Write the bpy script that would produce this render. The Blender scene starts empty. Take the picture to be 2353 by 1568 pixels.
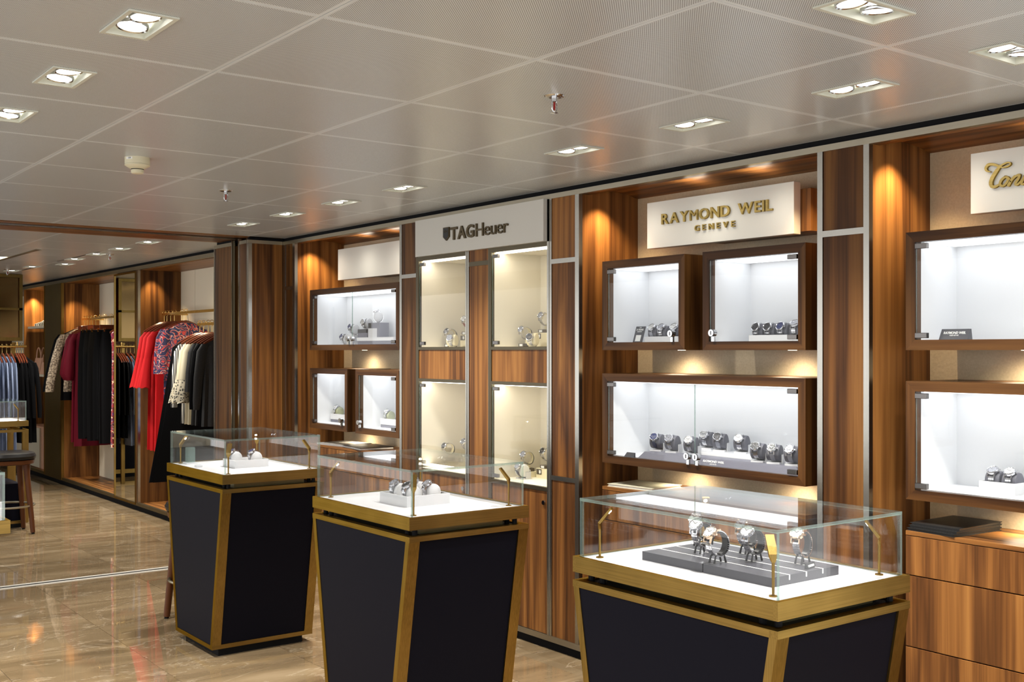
import bpy, bmesh, math, random
from mathutils import Vector, Matrix
R = random.Random(7)
sc = bpy.context.scene
C = sc.collection
# ---------------------------------------------------------------- camera
cam = bpy.data.cameras.new('camera')
cam.sensor_width = 36.0
cam.lens = 38.953
cam.shift_y = 0.00892
cam.clip_start = 0.02
camo = bpy.data.objects.new('camera', cam)
C.objects.link(camo)
camo.location = (0, 0, 1.55)
camo.rotation_euler = (math.pi / 2, 0, -math.radians(37.042))
sc.camera = camo
# ---------------------------------------------------------------- world and exposure
w = bpy.data.worlds.new('shop_surroundings')
sc.world = w
w.use_nodes = True
w.node_tree.nodes['Background'].inputs[0].default_value = (1.0, 0.99, 0.975, 1)
w.node_tree.nodes['Background'].inputs[1].default_value = 1.22
sc.view_settings.view_transform = 'Standard'
sc.view_settings.look = 'None'
sc.view_settings.exposure = 0.8
sc.view_settings.gamma = 1.0
sc.view_settings.use_curve_mapping = False
sc.cycles.use_denoising = True
sc.cycles.max_bounces = 9
sc.cycles.diffuse_bounces = 3
sc.cycles.glossy_bounces = 4
sc.cycles.transparent_max_bounces = 28
sc.cycles.sample_clamp_indirect = 6.0
sc.cycles.caustics_reflective = False
sc.cycles.caustics_refractive = False
# light levels, all in one place
P_DOWN = 82.0      # ceiling downlights (watts each)
P_NICHE = 18.0      # warm niche spots
P_WASH = 7.5       # wall washers under the cabinets
P_CASE = 0.14       # spot lamps in the glass cases
E_STRIP = 1.2     # white led strips in the wall cabinets
E_STRIP_W = 6.3   # warm led strips in the tall cabinets
E_LAMP = 3.2      # visible lamp discs
WARM = (1.0, 0.74, 0.42)
NEUT = (1.0, 0.95, 0.87)
COOL = (0.93, 0.96, 1.0)

# ================================================================ materials
MATS = {}
def nmat(name):
    m = bpy.data.materials.new(name); m.use_nodes = True
    MATS[name] = m
    nt = m.node_tree
    return m, nt, nt.nodes['Principled BSDF']
def N(nt, t, **k):
    n = nt.nodes.new(t)
    for a, v in k.items():
        if a.startswith('i_'): n.inputs[a[2:]].default_value = v
        else: setattr(n, a, v)
    return n
def simple(name, col, rough=0.5, metal=0.0, spec=0.5, coat=0.0):
    m, nt, b = nmat(name)
    b.inputs['Base Color'].default_value = (*col, 1)
    b.inputs['Roughness'].default_value = rough
    b.inputs['Metallic'].default_value = metal
    b.inputs['Specular IOR Level'].default_value = spec
    b.inputs['Coat Weight'].default_value = coat
    return m
def emit(name, col, s):
    m, nt, b = nmat(name)
    b.inputs['Base Color'].default_value = (0.8, 0.8, 0.8, 1)
    b.inputs['Emission Color'].default_value = (*col, 1)
    b.inputs['Emission Strength'].default_value = s
    return m
def ramp(nt, stops):
    r = nt.nodes.new('ShaderNodeValToRGB')
    e = r.color_ramp.elements
    e[0].position, e[0].color = stops[0][0], (*stops[0][1], 1)
    e[1].position, e[1].color = stops[-1][0], (*stops[-1][1], 1)
    for p, c in stops[1:-1]:
        x = e.new(p); x.color = (*c, 1)
    return r
def coords(nt, scale, rnd=True, kind='Object'):
    tc = N(nt, 'ShaderNodeTexCoord')
    src = tc.outputs[kind]
    if rnd:
        oi = N(nt, 'ShaderNodeObjectInfo')
        mu = N(nt, 'ShaderNodeVectorMath', operation='SCALE'); 
        cb = N(nt, 'ShaderNodeCombineXYZ')
        for i in range(3): nt.links.new(oi.outputs['Random'], cb.inputs[i])
        nt.links.new(cb.outputs[0], mu.inputs[0]); mu.inputs['Scale'].default_value = 13.7
        ad = N(nt, 'ShaderNodeVectorMath', operation='ADD')
        nt.links.new(src, ad.inputs[0]); nt.links.new(mu.outputs[0], ad.inputs[1])
        src = ad.outputs[0]
    mp = N(nt, 'ShaderNodeMapping'); mp.inputs['Scale'].default_value = scale
    nt.links.new(src, mp.inputs['Vector'])
    return mp.outputs[0]
def wood(name, axis, dark=1.0, rough=0.36):
    """walnut veneer, grain along the given axis"""
    m, nt, b = nmat(name)
    def sc3(a, l): return tuple(l if i == axis else a for i in range(3))
    n1 = N(nt, 'ShaderNodeTexNoise', i_Scale=1.0, i_Detail=4.0, i_Roughness=0.5, i_Distortion=0.45)
    nt.links.new(coords(nt, sc3(8.0, 0.42)), n1.inputs['Vector'])
    # cathedral rings: repeat the slow noise
    mul = N(nt, 'ShaderNodeMath', operation='MULTIPLY')
    mul.inputs[1].default_value = 7.0
    fr = N(nt, 'ShaderNodeMath', operation='PINGPONG'); fr.inputs[1].default_value = 1.0
    nt.links.new(n1.outputs['Fac'], mul.inputs[0]); nt.links.new(mul.outputs[0], fr.inputs[0])
    n2 = N(nt, 'ShaderNodeTexNoise', i_Scale=1.0, i_Detail=3.0, i_Roughness=0.6)
    nt.links.new(coords(nt, sc3(190.0, 2.2)), n2.inputs['Vector'])
    n3 = N(nt, 'ShaderNodeTexNoise', i_Scale=1.0, i_Detail=3.0, i_Roughness=0.5)
    nt.links.new(coords(nt, sc3(32.0, 0.22)), n3.inputs['Vector'])
    mx = N(nt, 'ShaderNodeMix', data_type='FLOAT'); mx.inputs['Factor'].default_value = 0.40
    nt.links.new(fr.outputs[0], mx.inputs[2]); nt.links.new(n2.outputs['Fac'], mx.inputs[3])
    mx2 = N(nt, 'ShaderNodeMix', data_type='FLOAT'); mx2.inputs['Factor'].default_value = 0.5
    nt.links.new(mx.outputs[0], mx2.inputs[2]); nt.links.new(n3.outputs['Fac'], mx2.inputs[3])
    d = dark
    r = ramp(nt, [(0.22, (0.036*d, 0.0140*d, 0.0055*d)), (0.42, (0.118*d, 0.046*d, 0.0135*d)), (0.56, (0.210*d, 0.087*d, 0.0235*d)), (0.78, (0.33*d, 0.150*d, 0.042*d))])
    nt.links.new(mx2.outputs[0], r.inputs[0])
    nt.links.new(r.outputs[0], b.inputs['Base Color'])
    b.inputs['Roughness'].default_value = rough
    b.inputs['Specular IOR Level'].default_value = 0.16
    return m
wood('walnut_x', 0); wood('walnut_y', 1); wood('walnut_z', 2)
wood('walnut_frame_y', 1, 0.36); wood('walnut_frame_z', 2, 0.36)
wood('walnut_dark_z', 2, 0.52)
wood('walnut_red_z', 2, 1.0)
def brushed(name, col, rough, axis=2, var=0.25, metal=1.0):
    m, nt, b = nmat(name)
    sc3 = tuple(3.0 if i == axis else 260.0 for i in range(3))
    n = N(nt, 'ShaderNodeTexNoise', i_Scale=1.0, i_Detail=2.0)
    nt.links.new(coords(nt, sc3), n.inputs['Vector'])
    n2 = N(nt, 'ShaderNodeTexNoise', i_Scale=7.0, i_Detail=2.0)
    nt.links.new(coords(nt, (1, 1, 1)), n2.inputs['Vector'])
    ad = N(nt, 'ShaderNodeMix', data_type='FLOAT'); ad.inputs['Factor'].default_value = 0.45
    nt.links.new(n.outputs['Fac'], ad.inputs[2]); nt.links.new(n2.outputs['Fac'], ad.inputs[3])
    r = ramp(nt, [(0.3, tuple(c*(1-var) for c in col)), (0.7, tuple(min(1, c*(1+var)) for c in col))])
    nt.links.new(ad.outputs[0], r.inputs[0])
    nt.links.new(r.outputs[0], b.inputs['Base Color'])
    b.inputs['Metallic'].default_value = metal
    b.inputs['Specular Tint'].default_value = (*[min(1, c*1.5) for c in col], 1)
    b.inputs['Roughness'].default_value = rough
    return m
brushed('brass_y', (0.275, 0.178, 0.052), 0.34, 1)
brushed('brass_x', (0.275, 0.178, 0.052), 0.34, 0)
brushed('brass_z', (0.275, 0.178, 0.052), 0.34, 2)
brushed('brass_letter', (0.40, 0.29, 0.10), 0.33, 1)
brushed('steel_trim', (0.40, 0.385, 0.35), 0.24, 2, 0.05)
brushed('rail_metal', (0.36, 0.325, 0.255), 0.36, 1, 0.06)
brushed('brass_dark', (0.15, 0.10, 0.030), 0.34, 2)
brushed('bronze_panel', (0.25, 0.21, 0.14), 0.36, 0, 0.12)
simple('bronze_frame', (0.10, 0.082, 0.052), 0.33, 0.85)
simple('bronze_letter', (0.085, 0.062, 0.030), 0.40, 0.6)
simple('dark_steel', (0.16, 0.15, 0.145), 0.25, 1.0)
simple('threshold_metal', (0.58, 0.56, 0.51), 0.35, 0.2)
simple('chrome', (0.55, 0.55, 0.56), 0.12, 1.0)
simple('gold', (0.72, 0.49, 0.17), 0.20, 1.0)
simple('black_gap', (0.010, 0.010, 0.011), 0.7, 0.0, 0.05)
simple('navy_panel', (0.0048, 0.0048, 0.0085), 0.45, 0.0, 0.04)
simple('plinth_black', (0.008, 0.008, 0.009), 0.6, 0.0, 0.1)
simple('olive_metal', (0.21, 0.185, 0.095), 0.30, 0.9)
simple('cabinet_white', (0.80, 0.81, 0.83), 0.45)
simple('cream_liner', (0.80, 0.745, 0.615), 0.6)
simple('deck_white', (0.50, 0.50, 0.525), 0.5)
simple('white_block', (0.60, 0.60, 0.615), 0.45)
simple('sign_white', (0.70, 0.685, 0.63), 0.38)
simple('sign_grey', (0.56, 0.55, 0.51), 0.38)
simple('fixture', (0.56, 0.57, 0.50), 0.45)
simple('grout', (0.16, 0.15, 0.135), 0.8)
simple('plenum', (0.06, 0.06, 0.06), 0.8)
simple('detector', (0.62, 0.58, 0.42), 0.45)
simple('paper_white', (0.80, 0.80, 0.78), 0.6)
simple('ink', (0.02, 0.02, 0.022), 0.6)
simple('red_glass', (0.28, 0.004, 0.006), 0.15)
simple('grey_cushion', (0.085, 0.085, 0.108), 0.5)
simple('grey_riser', (0.15, 0.15, 0.19), 0.45)
simple('slate_tray', (0.040, 0.040, 0.050), 0.36)
simple('cream_stand', (0.78, 0.70, 0.47), 0.5)
simple('box_brown', (0.105, 0.085, 0.06), 0.45)
simple('olive_cushion', (0.33, 0.35, 0.22), 0.6)
simple('pale_cushion', (0.70, 0.70, 0.67), 0.6)
simple('watch_steel', (0.66, 0.66, 0.69), 0.16, 1.0)
simple('watch_rim', (0.58, 0.58, 0.61), 0.12, 1.0)
simple('watch_rose', (0.60, 0.45, 0.32), 0.15, 1.0)
simple('dial_black', (0.012, 0.012, 0.016), 0.35, 0.0, 0.25)
simple('dial_blue', (0.012, 0.022, 0.11), 0.35, 0.0, 0.25)
simple('dial_white', (0.55, 0.55, 0.54), 0.4)
simple('dial_grey', (0.24, 0.25, 0.29), 0.35, 0.0, 0.25)
simple('leather_black', (0.014, 0.014, 0.016), 0.42)
simple('leather_navy', (0.018, 0.026, 0.075), 0.45)
simple('leather_brown', (0.24, 0.055, 0.016), 0.45)
simple('leather_grey', (0.27, 0.28, 0.33), 0.5)
simple('seat_leather', (0.010, 0.0095, 0.0095), 0.30, 0.0, 0.2)
simple('folder_black', (0.012, 0.012, 0.012), 0.38)
simple('binder_grey', (0.34, 0.33, 0.31), 0.35)
simple('catalogue_cream', (0.66, 0.64, 0.50), 0.4)
simple('bag_pink', (0.62, 0.34, 0.22), 0.45)
simple('drawer_cream', (0.60, 0.54, 0.42), 0.5)
simple('mirror', (0.86, 0.84, 0.76), 0.012, 1.0)
simple('bronze_glass', (0.19, 0.125, 0.05), 0.10, 0.75)
simple('hanger_wood', (0.115, 0.028, 0.013), 0.22)
simple('stool_wood', (0.080, 0.026, 0.008), 0.36, 0.0, 0.2)
simple('cloth_red', (0.37, 0.008, 0.010), 0.62, 0.0, 0.12)
simple('cloth_burgundy', (0.085, 0.003, 0.010), 0.6, 0.0, 0.12)
simple('cloth_black', (0.0045, 0.0045, 0.005), 0.85, 0.0, 0.05)
simple('cloth_jacket', (0.0045, 0.0045, 0.005), 0.85, 0.0, 0.05)
simple('cloth_cream', (0.62, 0.56, 0.40), 0.7, 0.0, 0.12)
simple('acrylic', (0.72, 0.74, 0.78), 0.12)
emit('led_white', COOL, E_STRIP); emit('led_warm', (1.0, 0.91, 0.76), E_STRIP_W)
emit('lamp_disc', (1.0, 0.97, 0.90), E_LAMP)
emit('puck_glow', (1.0, 0.85, 0.6), 6.0)
emit('case_lens', (0.95, 0.97, 1.0), 45.0)
emit('cove_light', (1.0, 0.9, 0.7), 3.0)
def beige():
    m, nt, b = nmat('beige_panel')
    n = N(nt, 'ShaderNodeTexNoise', i_Scale=120.0, i_Detail=3.0)
    nt.links.new(coords(nt, (1, 1, 1), False), n.inputs['Vector'])
    r = ramp(nt, [(0.3, (0.47, 0.375, 0.245)), (0.7, (0.54, 0.44, 0.295))])
    nt.links.new(n.outputs['Fac'], r.inputs[0]); nt.links.new(r.outputs[0], b.inputs['Base Color'])
    bp = N(nt, 'ShaderNodeBump', i_Strength=0.35, i_Distance=0.004)
    n2 = N(nt, 'ShaderNodeTexNoise', i_Scale=55.0, i_Detail=2.0)
    nt.links.new(coords(nt, (1, 1, 1), False), n2.inputs['Vector'])
    nt.links.new(n2.outputs['Fac'], bp.inputs['Height']); nt.links.new(bp.outputs[0], b.inputs['Normal'])
    b.inputs['Roughness'].default_value = 0.5
beige()
simple('cream_wall', (0.74, 0.665, 0.51), 0.55)
def marble():
    m, nt, b = nmat('marble')
    base = N(nt, 'ShaderNodeTexNoise', i_Scale=1.0, i_Detail=7.0, i_Roughness=0.62, i_Distortion=1.1)
    nt.links.new(coords(nt, (0.75, 3.6, 1.0)), base.inputs['Vector'])
    r = ramp(nt, [(0.28, (0.105, 0.073, 0.039)), (0.45, (0.170, 0.120, 0.067)), (0.60, (0.228, 0.165, 0.095)), (0.78, (0.31, 0.235, 0.148))])
    nt.links.new(base.outputs['Fac'], r.inputs[0])
    v = N(nt, 'ShaderNodeTexNoise', i_Scale=1.0, i_Detail=6.0, i_Roughness=0.6, i_Distortion=2.2)
    nt.links.new(coords(nt, (0.8, 2.1, 1.0)), v.inputs['Vector'])
    a = N(nt, 'ShaderNodeMath', operation='SUBTRACT'); a.inputs[1].default_value = 0.5
    nt.links.new(v.outputs['Fac'], a.inputs[0])
    ab = N(nt, 'ShaderNodeMath', operation='ABSOLUTE'); nt.links.new(a.outputs[0], ab.inputs[0])
    r2 = ramp(nt, [(0.0, (1, 1, 1)), (0.012, (0, 0, 0))]); nt.links.new(ab.outputs[0], r2.inputs[0])
    mul = N(nt, 'ShaderNodeMath', operation='MULTIPLY'); mul.inputs[1].default_value = 0.28
    nt.links.new(r2.outputs[0], mul.inputs[0])
    mx = N(nt, 'ShaderNodeMix', data_type='RGBA'); nt.links.new(mul.outputs[0], mx.inputs['Factor'])
    nt.links.new(r.outputs[0], mx.inputs[6]); mx.inputs[7].default_value = (0.58, 0.50, 0.38, 1)
    nt.links.new(mx.outputs[2], b.inputs['Base Color'])
    b.inputs['Roughness'].default_value = 0.035
    b.inputs['Specular IOR Level'].default_value = 0.62
    b.inputs['Coat Weight'].default_value = 0.2
    b.inputs['Coat Roughness'].default_value = 0.02
    bp = N(nt, 'ShaderNodeBump', i_Strength=0.05, i_Distance=0.002)
    n2 = N(nt, 'ShaderNodeTexNoise', i_Scale=3.0, i_Detail=0.0)
    nt.links.new(coords(nt, (1, 1, 1)), n2.inputs['Vector'])
    nt.links.new(n2.outputs['Fac'], bp.inputs['Height']); nt.links.new(bp.outputs[0], b.inputs['Normal'])
marble()
def perforated(name, half_x, half_y, pitch=0.0074, rad=0.00165, border=0.012):
    m, nt, b = nmat(name)
    tc = N(nt, 'ShaderNodeTexCoord'); sep = N(nt, 'ShaderNodeSeparateXYZ')
    nt.links.new(tc.outputs['Object'], sep.inputs[0])
    def M(op, a, bb=None, c=None):
        n = N(nt, 'ShaderNodeMath', operation=op)
        for i, x in enumerate((a, bb, c)):
            if x is None: continue
            if isinstance(x, (int, float)): n.inputs[i].default_value = x
            else: nt.links.new(x, n.inputs[i])
        return n.outputs[0]
    def lattice(off):
        us = []
        for k in (0, 1):
            u = M('ADD', M('MULTIPLY', sep.outputs[k], 1 / pitch), 100.0 + off)
            u = M('SUBTRACT', M('FRACT', u), 0.5)
            us.append(M('MULTIPLY', u, u))
        return M('LESS_THAN', M('ADD', us[0], us[1]), (rad / pitch) ** 2)
    hole = M('MAXIMUM', lattice(0.0), lattice(0.5))
    inx = M('LESS_THAN', M('ABSOLUTE', sep.outputs[0]), half_x - border)
    iny = M('LESS_THAN', M('ABSOLUTE', sep.outputs[1]), half_y - border)
    hole = M('MULTIPLY', hole, M('MULTIPLY', inx, iny))
    mx = N(nt, 'ShaderNodeMix', data_type='RGBA'); nt.links.new(hole, mx.inputs['Factor'])
    mx.inputs[6].default_value = (0.61, 0.648, 0.668, 1); mx.inputs[7].default_value = (0.045, 0.04, 0.034, 1)
    nt.links.new(mx.outputs[2], b.inputs['Base Color'])
    b.inputs['Roughness'].default_value = 0.30
    b.inputs['Specular IOR Level'].default_value = 0.55
    return m
perforated('perforated_panel', 0.34, 0.34)
perforated('perforated_strip', 0.147, 0.34)
perforated('perforated_short', 0.34, 0.1775)
def glass(name, tint, ior=1.45, rough=0.0):
    m, nt, b = nmat(name)
    nt.nodes.remove(b)
    out = nt.nodes['Material Output']
    # Schlick reflectance, the same on both faces of the pane
    ge = N(nt, 'ShaderNodeNewGeometry'); dt = N(nt, 'ShaderNodeVectorMath', operation='DOT_PRODUCT')
    nt.links.new(ge.outputs['Normal'], dt.inputs[0]); nt.links.new(ge.outputs['Incoming'], dt.inputs[1])
    ab = N(nt, 'ShaderNodeMath', operation='ABSOLUTE'); nt.links.new(dt.outputs['Value'], ab.inputs[0])
    om = N(nt, 'ShaderNodeMath', operation='SUBTRACT'); om.inputs[0].default_value = 1.0; nt.links.new(ab.outputs[0], om.inputs[1])
    pw = N(nt, 'ShaderNodeMath', operation='POWER'); pw.inputs[1].default_value = 5.0; nt.links.new(om.outputs[0], pw.inputs[0])
    f0 = ((ior-1)/(ior+1))**2
    fr = N(nt, 'ShaderNodeMath', operation='MULTIPLY_ADD'); nt.links.new(pw.outputs[0], fr.inputs[0]); fr.inputs[1].default_value = (1-f0)*0.95; fr.inputs[2].default_value = f0
    t = N(nt, 'ShaderNodeBsdfTransparent'); t.inputs[0].default_value = (*tint, 1)
    g = N(nt, 'ShaderNodeBsdfGlossy'); g.inputs['Roughness'].default_value = rough
    mx = N(nt, 'ShaderNodeMixShader')
    nt.links.new(fr.outputs[0], mx.inputs[0]); nt.links.new(t.outputs[0], mx.inputs[1]); nt.links.new(g.outputs[0], mx.inputs[2])
    nt.links.new(mx.outputs[0], out.inputs['Surface'])
    return m
glass('glass_clear', (0.982, 0.988, 0.987), 1.52)
glass('glass_door', (0.985, 0.99, 0.988), 1.28)
def glass_edge():
    m, nt, b = nmat('glass_edge')
    out = nt.nodes['Material Output']
    b.inputs['Base Color'].default_value = (0.26, 0.34, 0.32, 1)
    b.inputs['Roughness'].default_value = 0.08
    b.inputs['Specular IOR Level'].default_value = 1.0
    t = N(nt, 'ShaderNodeBsdfTransparent'); t.inputs[0].default_value = (0.80, 0.90, 0.86, 1)
    mx = N(nt, 'ShaderNodeMixShader'); mx.inputs[0].default_value = 0.40
    nt.links.new(t.outputs[0], mx.inputs[1]); nt.links.new(b.outputs[0], mx.inputs[2])
    nt.links.new(mx.outputs[0], out.inputs['Surface'])
glass_edge()
def patterned(name, fn, rough=0.65):
    m, nt, b = nmat(name)
    col = fn(nt); nt.links.new(col, b.inputs['Base Color']); b.inputs['Roughness'].default_value = rough
def denim(nt):
    n = N(nt, 'ShaderNodeTexNoise', i_Scale=9.0, i_Detail=4.0); nt.links.new(coords(nt, (1, 1, 0.6)), n.inputs['Vector'])
    r = ramp(nt, [(0.35, (0.075, 0.10, 0.175)), (0.65, (0.19, 0.235, 0.35))]); nt.links.new(n.outputs['Fac'], r.inputs[0]); return r.outputs[0]
patterned('cloth_denim', denim)
def paisley(nt):
    v = N(nt, 'ShaderNodeTexNoise', i_Scale=10.0, i_Detail=1.0, i_Distortion=2.2); nt.links.new(coords(nt, (1, 1, 1)), v.inputs['Vector'])
    r = ramp(nt, [(0.30, (0.012, 0.014, 0.06)), (0.43, (0.42, 0.025, 0.03)), (0.465, (0.52, 0.35, 0.28)), (0.495, (0.014, 0.016, 0.07)), (0.60, (0.42, 0.04, 0.04))])
    r.color_ramp.interpolation = 'CONSTANT'; nt.links.new(v.outputs['Fac'], r.inputs[0]); return r.outputs[0]
patterned('cloth_paisley', paisley)
def stripes(nt):
    v = N(nt, 'ShaderNodeTexWave', i_Scale=11.0, i_Distortion=4.0, i_Detail=1.0); v.inputs['Detail Scale'].default_value = 0.8
    nt.links.new(coords(nt, (1.6, 1.6, 0.25)), v.inputs['Vector'])
    r = ramp(nt, [(0.5, (0.012, 0.012, 0.012)), (0.72, (0.62, 0.60, 0.55))]); nt.links.new(v.outputs['Fac'], r.inputs[0]); return r.outputs[0]
patterned('cloth_striped', stripes)
def lace(nt):
    v = N(nt, 'ShaderNodeTexVoronoi', i_Scale=75.0); nt.links.new(coords(nt, (1, 1, 1)), v.inputs['Vector'])
    r = ramp(nt, [(0.0, (0.07, 0.048, 0.025)), (0.22, (0.006, 0.006, 0.006))]); nt.links.new(v.outputs['Distance'], r.inputs[0]); return r.outputs[0]
patterned('cloth_lace', lace)
def lacehem(nt):
    v = N(nt, 'ShaderNodeTexVoronoi', i_Scale=55.0); nt.links.new(coords(nt, (1, 1, 1)), v.inputs['Vector'])
    r = ramp(nt, [(0.25, (0.02, 0.02, 0.02)), (0.5, (0.60, 0.54, 0.40))]); nt.links.new(v.outputs['Distance'], r.inputs[0]); return r.outputs[0]
patterned('cloth_lace_hem', lacehem)
def snake(nt):
    v = N(nt, 'ShaderNodeTexNoise', i_Scale=60.0, i_Detail=3.0); nt.links.new(coords(nt, (1, 1, 1)), v.inputs['Vector'])
    r = ramp(nt, [(0.4, (0.10, 0.07, 0.045)), (0.6, (0.44, 0.35, 0.25))]); nt.links.new(v.outputs['Fac'], r.inputs[0]); return r.outputs[0]
patterned('cloth_beige', snake)
def sequin(nt):
    v = N(nt, 'ShaderNodeTexVoronoi', i_Scale=70.0); nt.links.new(coords(nt, (1, 1, 1)), v.inputs['Vector'])
    sp = N(nt, 'ShaderNodeSeparateColor'); nt.links.new(v.outputs['Color'], sp.inputs[0])
    r = ramp(nt, [(0.2, (0.10, 0.008, 0.012)), (0.6, (0.35, 0.02, 0.02)), (0.85, (0.02, 0.02, 0.14)), (0.93, (0.8, 0.5, 0.3))]); nt.links.new(sp.outputs[0], r.inputs[0]); return r.outputs[0]
patterned('cloth_sequin', sequin, 0.3)
def tilework(nt):
    v = N(nt, 'ShaderNodeTexVoronoi', i_Scale=22.0); nt.links.new(coords(nt, (1, 1, 1)), v.inputs['Vector'])
    r = ramp(nt, [(0.3, (0.045, 0.08, 0.42)), (0.55, (0.50, 0.54, 0.70))]); nt.links.new(v.outputs['Distance'], r.inputs[0]); return r.outputs[0]
patterned('cloth_blue_print', tilework)

# ================================================================ mesh helpers
WLOC = {}
class MB:
    def __init__(s): s.bm = bmesh.new()
    def faces(s, vs, fs, mi=0):
        v = [s.bm.verts.new(p) for p in vs]
        for f in fs:
            try:
                x = s.bm.faces.new([v[i] for i in f]); x.material_index = mi
            except ValueError: pass
        return s
    def box(s, x0, x1, y0, y1, z0, z1, mi=0, side=None, axis=None):
        vs = [(x, y, z) for x in (x0, x1) for y in (y0, y1) for z in (z0, z1)]
        fs = [(0,1,3,2),(4,6,7,5),(0,4,5,1),(2,3,7,6),(0,2,6,4),(1,5,7,3)]
        v = [s.bm.verts.new(p) for p in vs]
        for k, f in enumerate(fs):
            x = s.bm.faces.new([v[i] for i in f])
            x.material_index = mi if side is None or k // 2 == axis else side
        return s
    def hexa(s, lo, hi, mi=0):
        """lo, hi: four points each (bottom and top loops)"""
        return s.faces(list(lo) + list(hi), [(0,3,2,1),(4,5,6,7),(0,1,5,4),(1,2,6,5),(2,3,7,6),(3,0,4,7)], mi)
    def prism(s, pts, axis, a0, a1, mi=0):
        def P(p, a):
            l = list(p); l.insert(axis, a); return l
        n = len(pts)
        vs = [P(p, a0) for p in pts] + [P(p, a1) for p in pts]
        fs = [tuple(range(n))[::-1], tuple(range(n, 2*n))] + [(i, (i+1) % n, n+(i+1) % n, n+i) for i in range(n)]
        return s.faces(vs, fs, mi)
    def lathe(s, prof, seg=24, mat=None, mi=0, cap=True):
        vs = []; n = len(prof)
        for i in range(seg):
            a = 2*math.pi*i/seg
            for r, z in prof:
                p = Vector((r*math.cos(a), r*math.sin(a), z)); vs.append(mat @ p if mat else p)
        fs = []
        for i in range(seg):
            j = (i+1) % seg
            for k in range(n-1): fs.append((i*n+k, j*n+k, j*n+k+1, i*n+k+1))
        if cap and prof[0][0] > 1e-6: fs.append(tuple(i*n for i in range(seg))[::-1])
        if cap and prof[-1][0] > 1e-6: fs.append(tuple(i*n+n-1 for i in range(seg)))
        s.faces(vs, fs, mi); bmesh.ops.remove_doubles(s.bm, verts=s.bm.verts[:], dist=1e-6)
        return s
    def cyl(s, p0, p1, r0, r1=None, seg=14, mi=0):
        p0, p1 = Vector(p0), Vector(p1); d = p1 - p0
        q = d.to_track_quat('Z', 'Y').to_matrix().to_4x4(); q.translation = p0
        r1 = r0 if r1 is None else r1
        vs = []
        for i in range(seg):
            a = 2*math.pi*i/seg
            for r, z in ((r0, 0), (r1, d.length)): vs.append(q @ Vector((r*math.cos(a), r*math.sin(a), z)))
        fs = [(2*i, 2*((i+1) % seg), 2*((i+1) % seg)+1, 2*i+1) for i in range(seg)]
        fs += [tuple(2*i for i in range(seg))[::-1], tuple(2*i+1 for i in range(seg))]
        return s.faces(vs, fs, mi)
    def loft(s, rings, cap=True, mi=0, closed=True):
        n = len(rings[0]); vs = [p for r in rings for p in r]; fs = []
        for k in range(len(rings)-1):
            for i in range(n if closed else n-1):
                j = (i+1) % n; fs.append((k*n+i, k*n+j, (k+1)*n+j, (k+1)*n+i))
        if cap: fs += [tuple(range(n))[::-1], tuple((len(rings)-1)*n+i for i in range(n))]
        return s.faces(vs, fs, mi)
    def tube(s, pts, r, seg=8, mi=0):
        pts = [Vector(p) for p in pts]; rings = []
        for i, p in enumerate(pts):
            t = (pts[min(i+1, len(pts)-1)] - pts[max(i-1, 0)]).normalized()
            q = t.to_track_quat('Z', 'Y').to_matrix()
            rr = r[i] if isinstance(r, (list, tuple)) else r
            rings.append([p + q @ Vector((rr*math.cos(2*math.pi*k/seg), rr*math.sin(2*math.pi*k/seg), 0)) for k in range(seg)])
        # keep the rings aligned
        for i in range(1, len(rings)):
            best = min(range(seg), key=lambda o: sum((rings[i][(k+o) % seg]-rings[i-1][k]).length_squared for k in range(seg)))
            rings[i] = rings[i][best:] + rings[i][:best]
        return s.loft(rings, True, mi)
    def mesh(s, name, mats, smooth=False, off=None, bev=0):
        if bev:
            bmesh.ops.bevel(s.bm, geom=s.bm.edges[:], offset=bev, segments=2, affect='EDGES', profile=0.6)
        bmesh.ops.recalc_face_normals(s.bm, faces=s.bm.faces[:])
        if off is not None: bmesh.ops.translate(s.bm, verts=s.bm.verts[:], vec=-Vector(off))
        me = bpy.data.meshes.new(name); s.bm.to_mesh(me); s.bm.free()
        for m in (mats if isinstance(mats, (list, tuple)) else [mats]): me.materials.append(MATS[m])
        if smooth:
            for p in me.polygons: p.use_smooth = True
            try: me.set_sharp_from_angle(angle=math.radians(35))
            except Exception: pass
        return me
    def build(s, name, mats, parent=None, at=None, smooth=False, bev=0):
        """link as ONE object; coordinates given in world space, origin at the parent's origin or at `at`"""
        base = Vector(WLOC[parent.name]) if parent else Vector((0, 0, 0))
        org = Vector(at) if at is not None else base
        me = s.mesh(name, mats, smooth, org, bev)
        return link(name, me, parent, org)
def link(name, me, parent=None, org=(0, 0, 0), rot=None):
    o = bpy.data.objects.new(name, me); C.objects.link(o)
    base = Vector(WLOC[parent.name]) if parent else Vector((0, 0, 0))
    o.parent = parent; o.location = Vector(org) - base
    if rot: o.rotation_euler = rot
    WLOC[o.name] = Vector(org)
    return o
def thing(name, label, cat, loc, group=None, rot=None):
    o = bpy.data.objects.new(name, None); C.objects.link(o)
    o.empty_display_size = 0.05
    o.location = loc; WLOC[o.name] = Vector(loc)
    if rot: o.rotation_euler = rot
    tag(o, label, cat, group); return o
def tag(o, label, cat, group=None):
    o['label'] = label; o['category'] = cat
    if group: o['group'] = group
    return o
def struct(o): o['kind'] = 'structure'; return o
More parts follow.
